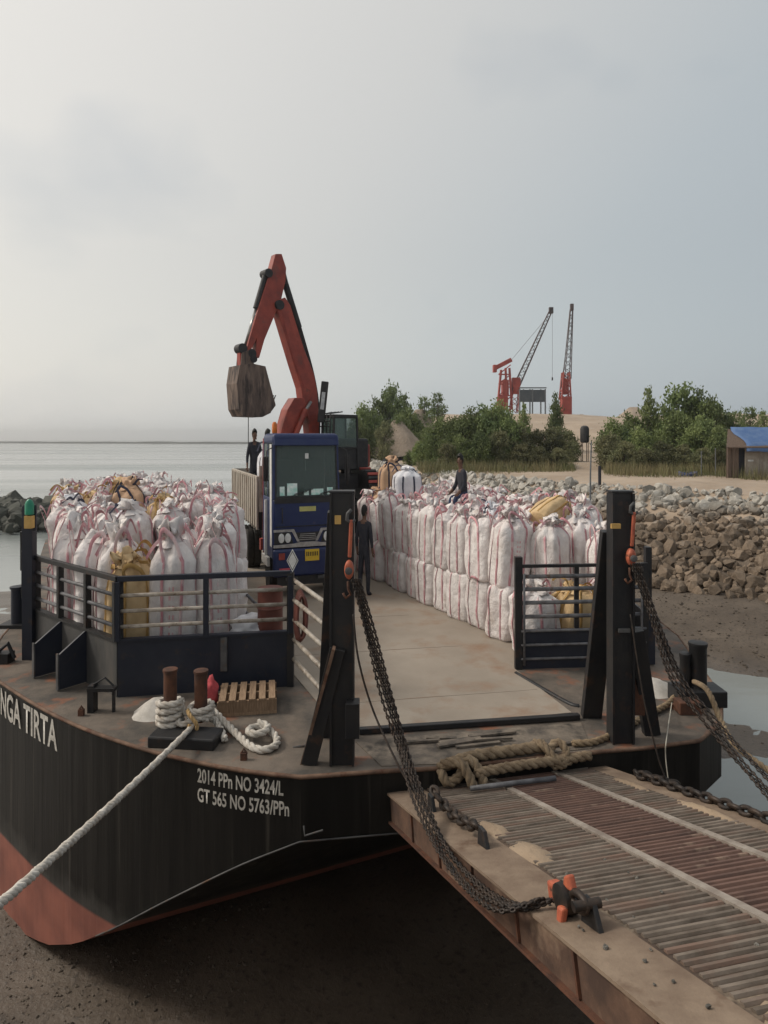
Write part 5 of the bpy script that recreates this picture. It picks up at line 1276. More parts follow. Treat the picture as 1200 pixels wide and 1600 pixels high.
mb = MB(); mb.box(cc+up(4.3)-EF*.35, (.2, .5, 1.3), ER); part(mb, 'seat', 'truck_dark', ecab)
mb = MB()
for b_ in (-.9, -.3, .3, .9): mb.tube([cp(1.22, b_, cz0+.9), cp(1.16, b_, cz1+.12), cp(.2, b_, cz1+.24)], .03, 6)
for z in (cz0+1.3, cz0+2.0, cz1-.2): mb.tube([cp(1.2, -.95, z), cp(1.2, .95, z)], .03, 6)
part(mb, 'guard_frame', 'truck_dark', ecab, smooth=True)
mb = MB(); q = Q(504, 628, 29.6); mb.beam(q+Vector((-.08, 0, -.95)), q+Vector((.12, 0, .95)), .34, .10, up=(0, 1, 0)); ml2 = part(mb, 'mirror', 'truck_dark', exc, bevel=.04)
mb = MB(); mb.beam(q+Vector((-.02, -.06, -.35)), q+Vector((.06, -.06, .45)), .16, .02, up=(0, 1, 0)); part(mb, 'mirror_glass', 'chrome_trim', ml2)
mb = MB(); mb.tube([q+Vector((-.08, 0, -.9)), cp(.9, -.9, cz1-.1)], .03, 6); part(mb, 'mirror_arm', 'truck_dark', ml2)
# boom, stick and bucket are drawn as plates in the plane of the boom
def plane_pt(u, v, side=0):
    # point of the boom plane seen at (u, v): solve for the reach, then the height
    k = (u-U0)/FPX; r_ = (EC.x-k*EC.y)/(k*EF.y-EF.x); p = EC+EF*r_; return Vector((p.x, p.y, EYE-(v-V0)*p.y/FPX))+EL*side
def plate(name, px, hw2, m, parent=exc, bevel=.03):
    mb = MB(); mb.prism([plane_pt(u, v, -hw2) for u, v in px], EL*(2*hw2)); return part(mb, name, m, parent, bevel=bevel)
boom = plate('boom', [(431, 470), (441, 466), (449, 478), (470, 545), (486, 585), (491, 612), (493, 640), (497, 692), (480, 692), (476, 650), (468, 622), (466, 606), (455, 572), (440, 522), (428, 482)], .27, 'exca_red')
plate('boom_side', [(433, 480), (440, 478), (462, 545), (480, 596), (480, 610), (470, 606), (452, 556)], .285, 'exca_red', boom, 0)
stick = plate('stick', [(427, 398), (437, 398), (444, 420), (443, 440), (436, 470), (425, 496), (410, 532), (402, 560), (396, 560), (398, 530), (383, 560), (380, 552), (395, 500), (411, 450), (420, 424)], .20, 'exca_red')
for (a, b_, r1) in (((478, 628), (450, 690), .13),):
    for sd in (-.42, .42):
        mb = MB(); mb.tube([plane_pt(*a, sd), plane_pt(466, 648, sd)], .075, 10); rod = part(mb, 'boom_cylinder_rod', 'cylinder_rod', exc, smooth=True)
        mb = MB(); mb.tube([plane_pt(470, 640, sd), plane_pt(*b_, sd)], r1, 12); part(mb, 'boom_cylinder', 'exca_red', exc, smooth=40)
plate('boom_foot', [(470, 622), (455, 622), (444, 640), (430, 690), (450, 690), (464, 655), (478, 650)], .30, 'exca_red')
mb = MB(); mb.tube([plane_pt(443, 424, .0), plane_pt(449, 448, .0)], .09, 10); part(mb, 'arm_cylinder_rod', 'cylinder_rod', exc, smooth=True)
mb = MB(); mb.tube([plane_pt(446, 444, 0), plane_pt(467, 512, 0)], .15, 12); part(mb, 'arm_cylinder', 'truck_dark', exc, smooth=40)
mb = MB(); mb.tube([plane_pt(416, 426, .0), plane_pt(400, 482, .0)], .14, 12); part(mb, 'bucket_cylinder', 'truck_dark', exc, smooth=40)
mb = MB(); mb.tube([plane_pt(402, 478, .0), plane_pt(384, 540, .0)], .09, 10); part(mb, 'bucket_cylinder_rod', 'cylinder_rod', exc, smooth=True)
for u, v, r1, l_ in ((432, 478, .22, .34), (416, 428, .20, .26), (390, 553, .20, .26), (376, 545, .22, .22), (392, 562, .16, .30)):
    mb = MB(); c = plane_pt(u, v); mb.tube([c-EL*l_, c+EL*l_], r1, 14); part(mb, 'pivot_pin', 'truck_dark', exc, smooth=40)
plate('bucket_link', [(372, 538), (380, 538), (386, 572), (373, 574)], .16, 'red_paint')
mb = MB()
for k in range(3):
    sd = -.12+.12*k; mb.tube(cat_rom([plane_pt(492, 690, sd), plane_pt(496, 640, sd), plane_pt(489, 590, sd), plane_pt(473, 530, sd), plane_pt(455, 470, sd), plane_pt(440, 420, sd)], 6), .035, 6)
part(mb, 'hydraulic_hose', 'truck_dark', boom, smooth=True)
# bucket: hollow shell with side plates, open to the right, and teeth
bk_out = [(366, 572), (362, 600), (365, 640), (371, 651), (400, 652), (414, 645), (422, 634), (416, 612), (406, 574), (388, 570)]
shell = [(366, 572), (362, 600), (365, 640), (371, 651), (400, 652), (414, 645)]
mb = MB(); BWID = .46
for (a, b_) in zip(shell, shell[1:]):
    p1, p2 = plane_pt(*a), plane_pt(*b_); mb.prism([p1-EL*BWID, p1+EL*BWID, p2+EL*BWID, p2-EL*BWID], EF*-.07)
bucket = part(mb, 'bucket', 'bucket_steel', exc, bevel=.015)
for s in (-1, 1):
    mb = MB(); mb.prism([plane_pt(u, v, s*BWID) for u, v in bk_out], EL*(.05*s)); part(mb, 'bucket_side', 'bucket_steel', bucket)
    mb = MB(); mb.prism([plane_pt(u, v, s*.2) for u, v in ((372, 575), (392, 573), (394, 553), (384, 548), (374, 552))], EL*(.05)); part(mb, 'bucket_ear', 'bucket_steel', bucket)
for k in range(5):
    sd = -BWID+.1+k*(2*BWID-.2)/4; mb = MB(); mb.prism([plane_pt(414, 646, sd-.05), plane_pt(416, 638, sd-.05), plane_pt(424, 618, sd-.03)], EL*.1); part(mb, 'tooth', 'truck_dark', bucket)
mb = MB()
for sd in (-.1, .1): mb.tube(cat_rom([plane_pt(440, 430, sd), plane_pt(428, 412, sd), plane_pt(415, 440, sd), plane_pt(404, 476, sd)], 6), .03, 6)
part(mb, 'hydraulic_hose', 'truck_dark', stick, smooth=True)
mb = MB(); p = plane_pt(388, 652); mb.tube([p, Vector((p.x, p.y, 4.7))], .018, 6); part(mb, 'lifting_wire', 'truck_dark', bucket)

# ------------------------------------------------------------------ people
def person(label, pos, J, rz, shirt='cloth_dark', legs='cloth_dark', hands=True):
    """J: joints in true metres, feet origin; grown with skin + subdivision, then stretched like everything else"""
    order = ['pelvis', 'belly', 'chest', 'neck', 'head_base']
    me = bpy.data.meshes.new('body'); names = list(J.keys()); vs_ = [J[k][0] for k in names]; idx = {k: i for i, k in enumerate(names)}
    E = [('pelvis', 'belly'), ('belly', 'chest'), ('chest', 'neck'), ('neck', 'head_base'), ('head_base', 'head_mid'), ('head_mid', 'head_top')]
    for s in 'lr':
        E += [('chest', 'sh_'+s), ('sh_'+s, 'el_'+s), ('el_'+s, 'wr_'+s), ('wr_'+s, 'pa_'+s), ('pelvis', 'hip_'+s), ('hip_'+s, 'kn_'+s), ('kn_'+s, 'an_'+s), ('an_'+s, 'toe_'+s)]
    me.from_pydata(vs_, [(idx[a], idx[b]) for a, b in E], []); ob = bpy.data.objects.new('body', me); COL.objects.link(ob)
    sk = ob.modifiers.new('skin', 'SKIN'); ss = ob.modifiers.new('sub', 'SUBSURF'); ss.levels = 2; ss.render_levels = 2
    for k in names:
        v = me.skin_vertices[0].data[idx[k]]; r_ = J[k][1]; v.radius = r_ if isinstance(r_, tuple) else (r_, r_)
        v.use_root = (k == 'pelvis')
    dg = bpy.context.evaluated_depsgraph_get(); m2 = bpy.data.meshes.new_from_object(ob.evaluated_get(dg)); bpy.data.objects.remove(ob)
    zone = {k: 0 for k in names}
    for k in names:
        if k.startswith(('pelvis', 'hip', 'kn', 'an')): zone[k] = 1
        if k.startswith(('pa', 'wr', 'neck', 'head')): zone[k] = 2
        if k.startswith('toe'): zone[k] = 3
    hand = MB()
    for s in 'lr':
        wv, pv = Vector(J['wr_'+s][0]), Vector(J['pa_'+s][0]); d = (pv-wv).normalized(); sd = d.cross(Vector((0, 1, 0))); sd = (sd if sd.length > .2 else d.cross(Vector((1, 0, 0)))).normalized(); nn_ = d.cross(sd)
        for f in range(4):
            b0 = pv+sd*(-.03+.02*f); ln = (.062, .074, .07, .052)[f]
            hand.tube([b0, b0+d*ln*.6+nn_*.008, b0+d*ln*.9+nn_*.03], [.010, .009, .007], 6)
        b0 = pv-d*.03-sd*.035; hand.tube([b0, b0-sd*.03+d*.025, b0-sd*.035+d*.055+nn_*.01], [.012, .010, .008], 6)
    verts = [tuple(v.co) for v in m2.vertices]; faces = [tuple(p.vertices) for p in m2.polygons]; nb_ = len(faces); o0 = len(verts)
    verts += hand.v; faces += [tuple(i+o0 for i in f) for f in hand.f]
    # face: nose and ears on the head
    hm = Vector(J['head_mid'][0]); fx = MB(); fx.add([hm+Vector((0, -.125, -.03)), hm+Vector((-.018, -.095, -.035)), hm+Vector((.018, -.095, -.035)), hm+Vector((0, -.092, .03))], [(0, 1, 3), (0, 3, 2), (0, 2, 1), (1, 2, 3)])
    for s in (-1, 1): fx.box(hm+Vector((s*.088, .0, -.01)), (.02, .035, .06))
    o1 = len(verts); verts += fx.v; faces += [tuple(i+o1 for i in f) for f in fx.f]
    m3 = bpy.data.meshes.new('body'); m3.from_pydata([(x, y, z*KZ) for x, y, z in verts], [], faces)
    for k in (shirt, legs, 'skin', 'truck_dark'): m3.materials.append(MATS[k])
    JV = [(Vector(J[k][0]), zone[k]) for k in names]
    mid = []
    for a, b in E:
        pa, pb = Vector(J[a][0]), Vector(J[b][0])
        for q in (.25, .5, .75): mid.append((pa.lerp(pb, q), zone[a] if q < .6 else zone[b]))
    JV += mid
    for i, p in enumerate(m3.polygons):
        p.use_smooth = True
        if i >= nb_: p.material_index = 2; continue
        c = p.center.copy(); c.z /= KZ; p.material_index = min(JV, key=lambda t: (t[0]-c).length_squared)[1]
    t = thing('person', label, 'person', pos, rz)
    b = link('body', m3, t)
    hb = bmesh.new(); bmesh.ops.create_icosphere(hb, subdivisions=3, radius=1)
    bmesh.ops.delete(hb, geom=[v for v in hb.verts if v.co.z < -.15 and v.co.y < .25 or (v.co.y < -.55 and v.co.z < .45)], context='VERTS')
    for v in hb.verts:
        v.co = Vector((v.co.x*.106, v.co.y*.125+.006, v.co.z*.128+.028))*(1+.05*noise.noise(v.co*4))+hm; v.co.z *= KZ
    hme = bpy.data.meshes.new('hair'); hb.to_mesh(hme); hb.free(); hme.materials.append(MATS['hair']); link('hair', hme, t)
    return t
def joints(arm_l, arm_r, leg_l, leg_r, lean=0, seat=None):
    hz = .93 if seat is None else seat
    ln = Vector((0, -math.sin(lean), math.cos(lean)))
    pv = Vector((0, 0, hz)); J = {'pelvis': (pv, (.19, .13)), 'belly': (pv+ln*.18, (.18, .13)), 'chest': (pv+ln*.40, (.215, .14)), 'neck': (pv+ln*.555, .065), 'head_base': (pv+ln*.62+Vector((0, -.015, 0)), (.07, .075)), 'head_mid': (pv+ln*.72+Vector((0, -.02, 0)), (.098, .115)), 'head_top': (pv+ln*.80+Vector((0, -.01, 0)), (.06, .07))}
    ch_ = pv+ln*.49
    for s, arm, leg in ((-1, arm_l, leg_l), (1, arm_r, leg_r)):
        k = 'l' if s < 0 else 'r'; sh = ch_+Vector((s*.215, 0, -.02)); J['sh_'+k] = (sh, .085)
        el = sh+Vector(arm[0]); J['el_'+k] = (el, .062); wr = el+Vector(arm[1]); J['wr_'+k] = (wr, .040); J['pa_'+k] = (wr+Vector(arm[1]).normalized()*.075, (.042, .02))
        hp = pv+Vector((s*.095, 0, -.06)); J['hip_'+k] = (hp, .118); kn = hp+Vector(leg[0]); J['kn_'+k] = (kn, .088); an = kn+Vector(leg[1]); J['an_'+k] = (an, .066); J['toe_'+k] = (an+Vector((s*.03, -.17, -.045)), .038)
    return J
stand = (Vector((-.06, .0, -.42)), Vector((0, 0, -.40))), (Vector((.04, .02, -.42)), Vector((0, .03, -.40)))
person('person in dark clothes standing on the truck bed, back turned to the sea', tw(-.92, 5.0, bedz0+.02), joints((Vector((-.08, .02, -.28)), Vector((-.04, -.10, -.22))), (Vector((.10, -.02, -.27)), Vector((.06, -.12, -.20))), *stand), R(35))
person('person in dark clothes leaning on the load right behind the cab', tw(-.80, 3.25, bedz0), joints((Vector((-.08, -.06, -.27)), Vector((.02, -.2, -.14))), (Vector((.12, -.06, -.25)), Vector((.04, -.18, -.16))), *stand, lean=.12), R(120))
person('person in black standing on the lane beside the truck', G(569, 930), joints((Vector((-.08, .02, -.28)), Vector((-.0, -.08, -.24))), (Vector((.08, .02, -.28)), Vector((.03, -.09, -.23))), *stand), R(150))
sp = Q(724, 782, 21.6)
person('person in dark top and jeans sitting on the starboard bags', sp-up(.62), joints((Vector((-.10, -.06, -.26)), Vector((.03, -.2, -.12))), (Vector((.10, -.06, -.26)), Vector((-.03, -.2, -.12))), (Vector((-.06, -.40, .03)), Vector((0, -.04, -.40))), (Vector((.06, -.40, .03)), Vector((0, -.04, -.40))), lean=.15, seat=.44), R(-70), legs='cloth_jeans')
# ------------------------------------------------------------------ background on the bank
def gz(x, y): return float(ground_h([x], [y])[0])
rt = random.Random(31)
def crown_mesh(seed, m, nclump, leaves, shape):
    r = random.Random(seed); mb = MB(); cl_ = []
    for _ in range(nclump):
        while True:
            p = Vector((r.uniform(-1, 1), r.uniform(-1, 1), r.uniform(-1, 1)))
            if p.length < 1 and p.length > .25: break
        z = (p.z+1)/2; wz = shape(z); cl_.append((Vector((p.x*wz, p.y*wz, z)), r.uniform(.09, .20)*(1-.35*z)))
    for c, s in cl_:
        for _ in range(leaves):
            d = Vector((r.gauss(0, .5), r.gauss(0, .5), r.gauss(0, .42)))*s*1.05; p = c+d
            a = Vector((r.gauss(0, 1), r.gauss(0, 1), r.gauss(0, .8))).normalized(); b = a.orthogonal().normalized(); b.rotate(Matrix.Rotation(r.uniform(0, 6.28), 3, a)); e_ = a.cross(b)
            l_ = r.uniform(.018, .036); w_ = l_*.55
            mb.add([p-b*l_, p+e_*w_, p+b*l_, p-e_*w_], [(0, 1, 2, 3)])
    return mb.mesh('crown', m), cl_
def trunk_mesh(cl_, seed):
    r = random.Random(seed); mb = MB()
    mb.tube([(0, 0, -.04), (.01, .0, .2), (-.015, .02, .5), (.01, 0, .85)], [.028, .022, .014, .004], 7)
    for c, s in cl_[:14]:
        z0 = max(.08, c.z*.55); mb.tube([(0, 0, z0), Vector((c.x*.5, c.y*.5, (z0+c.z)/2+.02)), c], [.010, .007, .003], 5)
    return mb.mesh('trunk', 'bark', True)
SH = [lambda z: .42*(1-abs(z-.42)*1.1)**.6 if abs(z-.42)*1.1 < 1 else .05, lambda z: .30*max(.06, (1-z))**.55+.03, lambda z: .55*max(.04, 1-abs(z-.35)*1.35)**.5, lambda z: .34*max(.05, 1-abs(z-.6)*1.5)**.6]
KINDS = []
for i, (sh, m, nc, lv) in enumerate([(SH[0], 'leaf', 60, 85), (SH[1], 'leaf', 48, 70), (SH[2], 'leaf', 70, 90), (SH[3], 'leaf', 34, 60), (SH[2], 'leaf_olive', 70, 80), (SH[0], 'leaf_olive', 50, 80)]):
    cm, cl_ = crown_mesh(40+i, m, nc, lv, sh); KINDS.append((cm, trunk_mesh(cl_, i)))
def tree(u, vb, vt, d, kind, label, group, wide=1.0, name='tree'):
    x = (u-U0)*d/FPX; z = min(gz(x, d), EYE-(vb-V0)*d/FPX+.4); zt = EYE-(vt-V0)*d/FPX; h = zt-z
    t = thing(name, label, 'tree' if name == 'tree' else 'shrub', (x, d, z), rt.uniform(0, 6.28), group); wd = h*.62*wide
    t.scale = (wd, wd, h)
    link('crown', KINDS[kind][0], t); link('trunk', KINDS[kind][1], t)
A1 = 'leafy green tree growing on the point behind the excavator'; g1 = 'trees on the point'
for u, vt, d, k, w_ in ((570, 632, 112, 2, 1.2), (590, 622, 118, 0, 1.0), (610, 600, 120, 0, 1.0), (632, 618, 124, 1, .9), (640, 640, 116, 2, 1.1), (560, 655, 108, 2, 1.1), (600, 655, 105, 5, 1.0), (626, 645, 112, 0, 1.0)): tree(u, 722, vt, d, k, A1, g1, w_)
A2 = 'dense green tree in the thicket below the red cranes'; g2 = 'thicket below the cranes'
for u, vt, d, k, w_ in ((690, 655, 84, 2, 1.2), (712, 650, 82, 0, 1.2), (735, 640, 80, 2, 1.2), (756, 632, 80, 0, 1.1), (775, 628, 79, 2, 1.1), (790, 640, 78, 0, 1.1), (668, 665, 92, 0, 1.1), (655, 690, 90, 2, 1.3), (720, 680, 76, 2, 1.3), (700, 690, 75, 5, 1.3), (750, 675, 75, 2, 1.2), (778, 670, 75, 5, 1.2), (640, 705, 92, 2, 1.4)): tree(u, 735, vt, d, k, A2, g2, w_)
for u, vt, d in ((663, 618, 125), (684, 612, 128)): tree(u, 680, vt, d, 3, 'slim feathery tree beside the sand mound', 'slim trees by the mound', 1.0)
A3 = 'low olive shrub in the dry scrub left of the path'; g3 = 'dry scrub left of the path'
for u, vt, d, k, w_ in ((810, 668, 78, 4, 1.5), (835, 672, 80, 4, 1.6), (858, 665, 80, 5, 1.4), (878, 668, 82, 4, 1.5), (892, 690, 78, 4, 1.4), (815, 695, 74, 4, 1.7), (845, 698, 74, 4, 1.8), (870, 700, 74, 4, 1.7)): tree(u, 735, vt, d, k, A3, g3, w_, 'shrub')
for u, vt, d in ((819, 632, 90), (868, 615, 95)): tree(u, 680, vt, d, 1, 'upright pointed tree standing by the grey shelter', 'pointed trees by the shelter', .8)
A4 = 'green tree in the wood right of the path'; g4 = 'wood right of the path'
for u, vt, d, k, w_ in ((960, 655, 80, 2, 1.3), (985, 645, 82, 0, 1.1), (1013, 608, 82, 1, .8), (1040, 630, 84, 0, 1.0), (1068, 598, 80, 0, 1.1), (1090, 612, 80, 2, .9), (1115, 622, 78, 0, 1.0), (1135, 640, 82, 0, .9), (1055, 645, 74, 2, 1.2), (1095, 650, 72, 2, 1.2), (1120, 665, 70, 0, 1.1), (1000, 668, 74, 2, 1.3), (950, 675, 74, 5, 1.4)): tree(u, 742, vt, d, k, A4, g4, w_)
A5 = 'olive shrub at the foot of the wood right of the path'; g5 = 'shrubs at the wood\'s foot'
for u, vt, d, k, w_ in ((975, 690, 70, 4, 1.6), (1005, 700, 68, 4, 1.7), (1035, 690, 69, 4, 1.6), (1070, 695, 68, 4, 1.6), (1100, 700, 66, 4, 1.6), (950, 700, 72, 4, 1.5), (1125, 700, 64, 5, 1.3)): tree(u, 745, vt, d, k, A5, g5, w_, 'shrub')
for u, vt, d in ((1150, 640, 90), (1172, 634, 92), (1195, 640, 88)): tree(u, 690, vt, d, 3, 'thin sparse tree rising behind the shed', 'thin trees behind the shed', 1.0)
# dry grass along the foot of the thickets
def grass():
    r = random.Random(2); mb = MB()
    for _ in range(22000):
        q = r.random()
        if q < .45: x, y = r.uniform(4, 24), r.gauss(73, 2.5)
        elif q < .85: x, y = r.uniform(21, 38), 66-.25*(r.uniform(0, 1))+r.gauss(-1, 3)
        else: x, y = r.uniform(31, 42), r.gauss(58, 2)
        u = U0+FPX*x/y
        if 898 < u < 945: continue
        if float(y) < 52: continue
        z = 1.6 if y < 76 else gz(x, y); h = .3+1.3*r.random()**2; a = r.uniform(0, 6.28); dx, dy = math.cos(a)*.035, math.sin(a)*.035; lx, ly = r.gauss(0, .22), r.gauss(0, .22)
        mb.add([(x-dx, y-dy, z), (x+dx, y+dy, z), (x+lx, y+ly, z+h)], [(0, 1, 2)])
    tag(link('dry_grass', mb.mesh('dry_grass', 'dry_grass')), 'dry grass along the foot of the scrub', 'grass', kind='stuff')
grass()
def mound(u, vb, vt, d, wpx, label, dep=1.0):
    x = (u-U0)*d/FPX; z = EYE-(vb-V0)*d/FPX; h = EYE-(vt-V0)*d/FPX-z; rx = wpx/2*d/FPX
    mb = MB(); n = 36; rings = 14; mb.v.append((x, d, z+h*.93))
    for i in range(1, rings+1):
        q = i/rings
        for k in range(n):
            a = 2*math.pi*k/n; rr = q*(1+.2*noise.noise((math.cos(a)*1.3+u, math.sin(a)*1.3, 1)))
            px, py = x+rx*rr*math.cos(a), d+rx*dep*rr*math.sin(a)
            mb.v.append((px, py, z+h*max(-.2, min(.95, 1.12*(1-q)))+.35*noise.noise((px*.35, py*.35, u))+.15*noise.noise((px*1.2, py*1.2, u))))
    for k in range(n): mb.f.append((0, 1+k, 1+(k+1) % n))
    for i in range(rings-1):
        for k in range(n): a = 1+i*n+k; b = 1+i*n+(k+1) % n; mb.f.append((a, a+n, b+n, b))
    solo(mb, 'sand_mound', 'mound_sand', label, 'sand mound', Vector((x, d, z)), smooth=True)
mound(622, 712, 655, 112, 100, 'broad pale sand mound among the trees on the point')
mound(655, 700, 637, 126, 90, 'taller brown sand mound behind the pale one')
mound(668, 736, 690, 96, 46, 'narrow sand mound at the left edge of the thicket')
mound(990, 665, 636, 150, 80, 'flat sand mound on the crest right of the cranes')
mound(905, 672, 648, 152, 120, 'long low sand mound along the crest by the right-hand crane')
# cranes
def lattice(mb, p, q, w0, w1, n, r_=.07, up_=(0, 1, 0)):
    p, q = Vector(p), Vector(q); t = (q-p).normalized(); x = t.cross(Vector(up_)).normalized(); y = x.cross(t)
    def c(i, k):
        f = i/n; w_ = (w0+(w1-w0)*f)/2; sx, sy = ((-1, -1), (1, -1), (1, 1), (-1, 1))[k]; return p.lerp(q, f)+x*sx*w_+y*sy*w_
    for k in range(4):
        mb.tube([c(0, k), c(n, k)], r_, 5)
        for i in range(n):
            a, b = (c(i, k), c(i+1, (k+1) % 4)) if i % 2 else (c(i, (k+1) % 4), c(i+1, k)); mb.tube([a, b], r_*.6, 4)
def crane_left():
    d = 165; t = thing('harbour_crane', 'red harbour crane with long lattice jib leaning right and counterweight arm', 'crane', Q(800, 652, d))
    q = lambda u, v, dd=0: Q(u, v, d+dd)
    mb = MB(); 
    for a, b in (((777, 640), (783, 578)), ((792, 640), (790, 575)), ((800, 640), (796, 575))):
        mb.tube([q(*a, -1), q(*b, -1)], .30, 6); mb.tube([q(*a, 2), q(*b, 2)], .30, 6)
    for v in (635, 618, 600, 585): mb.tube([q(779, v, -1), q(798, v, -1)], .18, 5); mb.tube([q(779, v, -1), q(798, v-15, -1)], .14, 5)
    part(mb, 'tower', 'crane_red', t)
    mb = MB(); mb.box(q(789, 606), (1.6, 2.4, 4.0)); mb.box(q(785, 630), (2.4, 3, 3.5)); part(mb, 'machine_house', 'crane_red', t, bevel=.1)
    mb = MB(); mb.beam(q(772, 576), q(799, 562), 1.1, 1.1); part(mb, 'counterweight_arm', 'crane_red', t, bevel=.1)
    mb = MB(); mb.box(q(773, 576), (.9, 1.6, 1.9)); part(mb, 'counterweight', 'crane_red', t, bevel=.1)
    mb = MB(); lattice(mb, q(803, 612), q(860, 487), 1.5, .7, 22, .10); part(mb, 'jib', 'crane_dark', t)
    mb = MB(); mb.box(q(861, 485), (1.1, .8, 1.6)); part(mb, 'jib_head', 'crane_dark', t, bevel=.1)
    mb = MB(); mb.tube([q(863, 488), q(863, 590)], .035, 4); mb.tube([q(797, 565), q(858, 492)], .04, 4); part(mb, 'cable', 'crane_dark', t)
    mb = MB(); mb.box(q(863, 592), (.3, .3, .8)); part(mb, 'hook_block', 'crane_dark', t)
    mb = MB(); lattice(mb, q(802, 645), q(808, 592), 1.9, 1.4, 6, .13); mb.box(q(806, 603), (1.9, 1.6, 4.2)); part(mb, 'jib_foot', 'crane_red', t)
crane_left()
def crane_right():
    d = 160; t = thing('harbour_crane', 'slender red crane with steep lattice jib and solid red base', 'crane', Q(883, 655, d)); q = lambda u, v, dd=0: Q(u, v, d+dd)
    mb = MB(); mb.box(q(884, 636), (2.4, 2.6, 5.0)); part(mb, 'base', 'crane_red', t, bevel=.1)
    mb = MB(); lattice(mb, q(883, 624), q(884, 582), 2.3, 1.5, 5, .20); mb.box(q(882, 604), (1.2, 1.2, 4)); part(mb, 'tower', 'crane_red', t)
    mb = MB(); lattice(mb, q(886, 592), q(893, 483), 1.6, .6, 18, .10); part(mb, 'jib', 'crane_dark', t)
    mb = MB(); mb.box(q(893.5, 480), (.8, .8, 1.7)); part(mb, 'jib_head', 'crane_dark', t, bevel=.1)
    mb = MB(); mb.tube([q(879, 588), q(892, 482)], .05, 4); mb.tube([q(876, 608), q(880, 580)], .1, 5); part(mb, 'cable', 'crane_dark', t)
crane_right()
def shelter():
    d = 150; t = thing('open_shelter', 'flat-roofed dark grey shelter on slim posts below the cranes', 'shelter', Q(832, 655, d))
    q = lambda u, v, dd=0: Q(u, v, d+dd)
    for a, b in ((812.5, 831.5), (833, 852.5)):
        mb = MB(); mb.prism([q(a, 609), q(b, 609), q(b, 628), q(a, 628)], (0, .3, 0)); part(mb, 'fascia_panel', 'roof_grey', t)
    mb = MB(); mb.prism([q(811, 607, -.2), q(854, 607, -.2), q(854, 607, 6), q(811, 607, 6)], (0, 0, .3)); part(mb, 'roof', 'post_grey', t)
    for u, dd in ((812, 0), (832, 0), (852, 0), (818, 6), (828, 6), (845, 6)):
        mb = MB(); a = q(u, 608, dd); mb.tube([a, Vector((a.x, a.y, 8))], .17, 6); part(mb, 'post', 'post_grey', t)
shelter()
def shed():
    d = 57; x0 = (1133-U0)*d/FPX; x1 = x0+6.5; zb = 1.7; c = Vector((x0, d, zb))
    t = thing('wooden_shed', 'weathered wooden shed with a blue tarpaulin over its roof', 'shed', c)
    k = 0; x = .25
    while x < 6.3:
        w_ = rt.uniform(.26, .34); mb = MB()
        if not (.95 < x < 1.55): mb.mm((x, 0, 0), (x+w_, .08, 3.0)); part(mb, 'plank', 'shed_wood' if x < 1.6 else 'shed_panel', t, local=True)
        x += w_+.015
    mb = MB(); mb.mm((.9, .3, 0), (6.3, 1.5, 2.9)); part(mb, 'inner_wall', 'cloth_dark', t, local=True)
    mb = MB(); mb.mm((1.85, -.03, 0), (3.0, 0, 2.35)); dr_ = part(mb, 'door', 'shed_panel', t, local=True)
    mb = MB(); mb.mm((2.0, -.05, 1.55), (2.5, -.03, 1.7)); part(mb, 'latch', 'placard', dr_, local=True)
    mb = MB(); mb.prism([(-.2, -.6, 2.75), (6.6, -.6, 2.75), (6.6, 1.6, 4.35), (1.1, 1.6, 4.35)], (0, .02, .10)); part(mb, 'roof', 'shed_wood', t, local=True)
    mb = MB(); mb.prism([(1.1, 1.6, 4.35), (6.6, 1.6, 4.35), (6.6, 3.6, 2.9), (2.4, 3.6, 2.9)], (0, .02, .10)); part(mb, 'roof_back', 'shed_wood', t, local=True)
    mb = MB(); n = 9
    for i in range(n+1):
        for j in range(7):
            a, b_ = i/n, j/6; px = 1.5+a*5+.25*math.sin(b_*6); py = -.75+b_*2.5; pz = 2.75+(py+.6)/2.2*1.6+.17+.09*noise.noise((px*1.4, py*1.4, 0))-(.35 if j == 0 else 0)
            mb.v.append((px, py, pz))
    for i in range(n):
        for j in range(6): mb.f.append((i*7+j, (i+1)*7+j, (i+1)*7+j+1, i*7+j+1))
    o = part(mb, 'tarpaulin', 'tarp_blue', t, smooth=True, local=True); s = o.modifiers.new('thick', 'SOLIDIFY'); s.thickness = .03
    for px in (-.45, .2): 
        mb = MB(); mb.tube([(px+.3, -.55, 0), (px+.3, -.55, 2.8)], .05, 6); part(mb, 'post', 'shed_wood', t, local=True)
shed()
def fence_posts():
    for u, vt in ((1096, 705), (1118, 700)):
        d = 60; p = Q(u, 748, d); mb = MB(); mb.tube([p, Q(u, vt, d)], .05, 6); solo(mb, 'fence_post', 'post_grey', 'thin grey fence post standing left of the wooden shed', 'post', p, group='posts by the shed')
fence_posts()
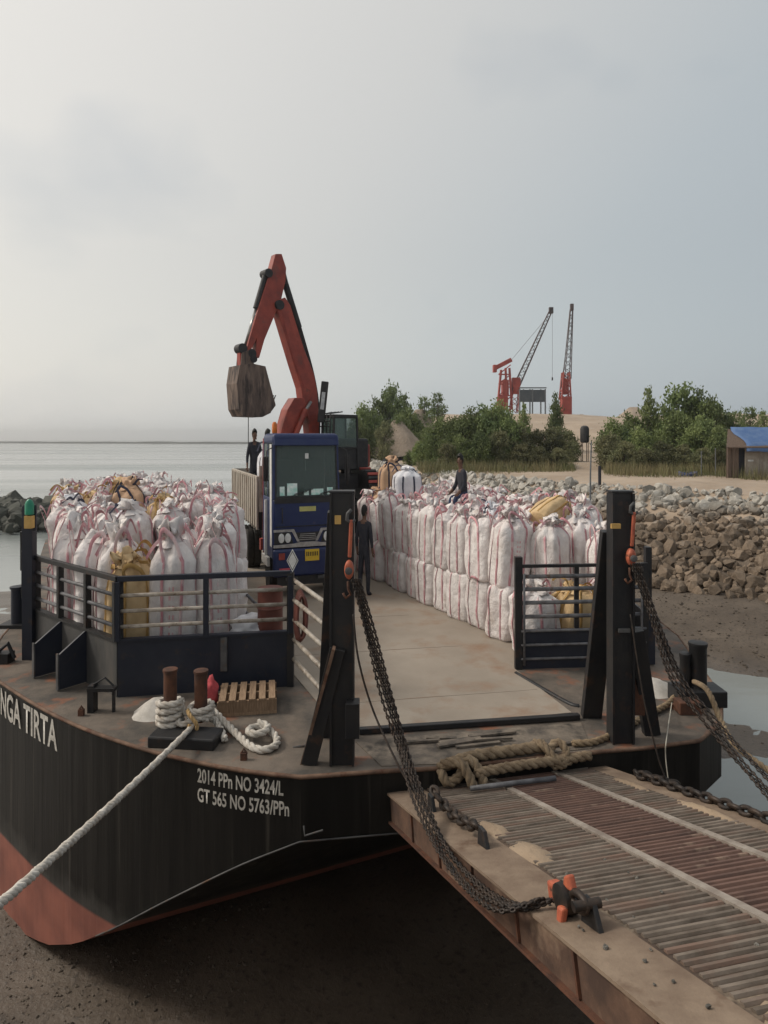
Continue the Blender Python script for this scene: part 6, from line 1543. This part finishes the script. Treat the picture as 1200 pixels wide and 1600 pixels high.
def boat():
    p = Q(1075, 748, 60); t = thing('small_boat', 'small dark blue boat lying on the sand near the shed', 'boat', p, R(8)); mb = MB(); n = 12; rows = []
    for i in range(n+1):
        q = i/n*2-1; wd = .55*(1-abs(q)**2.6)+.02; L_ = q*.95; sh = .25*q*q
        rows.append([(L_, -wd, .48+sh), (L_, -wd*.7, .1), (L_, 0, .0+.1*q*q), (L_, wd*.7, .1), (L_, wd, .48+sh)])
    for r_ in rows: mb.v += r_
    for i in range(n):
        for k in range(4): mb.f.append((i*5+k, (i+1)*5+k, (i+1)*5+k+1, i*5+k+1))
    o = part(mb, 'hull', 'boat_blue', t, smooth=True, local=True); s = o.modifiers.new('thick', 'SOLIDIFY'); s.thickness = .04
    for x in (-.4, .35): mb = MB(); mb.box((x, 0, .38), (.14, .9, .04)); part(mb, 'thwart', 'boat_blue', t, local=True)
    mb = MB(); mb.tube([(-.9, .6, .55), (.9, .45, .62)], .03, 6); part(mb, 'oar', 'post_grey', t, local=True)
boat()
def sign():
    d = 80; b = Q(914, 712, d); b.z = gz(b.x, d); t = thing('black_tank', 'small black water tank on a stand beside the path', 'tank', b)
    c = Q(913.5, 692, d); hgt = 27*d/FPX
    mb = MB(); mb.lathe([(.30, 0), (.52, .12), (.54, .3), (.54, hgt-.4), (.42, hgt-.12), (.18, hgt), (.1, hgt)], 18, c); part(mb, 'tank_body', 'truck_dark', t, smooth=40)
    for a in (-.35, .35):
        for y in (-.3, .3): mb = MB(); mb.tube([c+Vector((a, y, .05)), Vector((c.x+a, c.y+y, b.z-.2))], .05, 5); part(mb, 'leg', 'shed_wood', t)
sign()
p = Q(922, 792, 47); mb = MB(); mb.tube([p, Q(922.5, 740, 47), Q(924, 690, 47)], [.07, .06, .045], 7); solo(mb, 'thin_pole', 'post_grey', 'tall thin grey pole standing on the stone revetment', 'pole', p)
p = Q(937, 758, 52); mb = MB(); mb.tube([p-up(.2), Q(937, 728, 52)], .13, 8); solo(mb, 'mooring_post', 'cloth_dark', 'short black post at the edge of the sand', 'post', p)

# ------------------------------------------------------------------ sea air
def haze():
    m = bpy.data.materials.new('haze'); m.use_nodes = True; n = m.node_tree.nodes; l = m.node_tree.links; n.clear()
    o = n.new('ShaderNodeOutputMaterial'); v = n.new('ShaderNodeVolumePrincipled'); v.inputs['Color'].default_value = (.97, .975, .98, 1); v.inputs['Density'].default_value = .00036; v.inputs['Anisotropy'].default_value = .68
    l.new(v.outputs[0], o.inputs['Volume']); MATS['haze'] = m
    mb = MB(); mb.mm((-3600, -120, -9), (1000, 3600, 43)); tag(link('haze', mb.mesh('haze', 'haze')), kind='stuff')
haze()
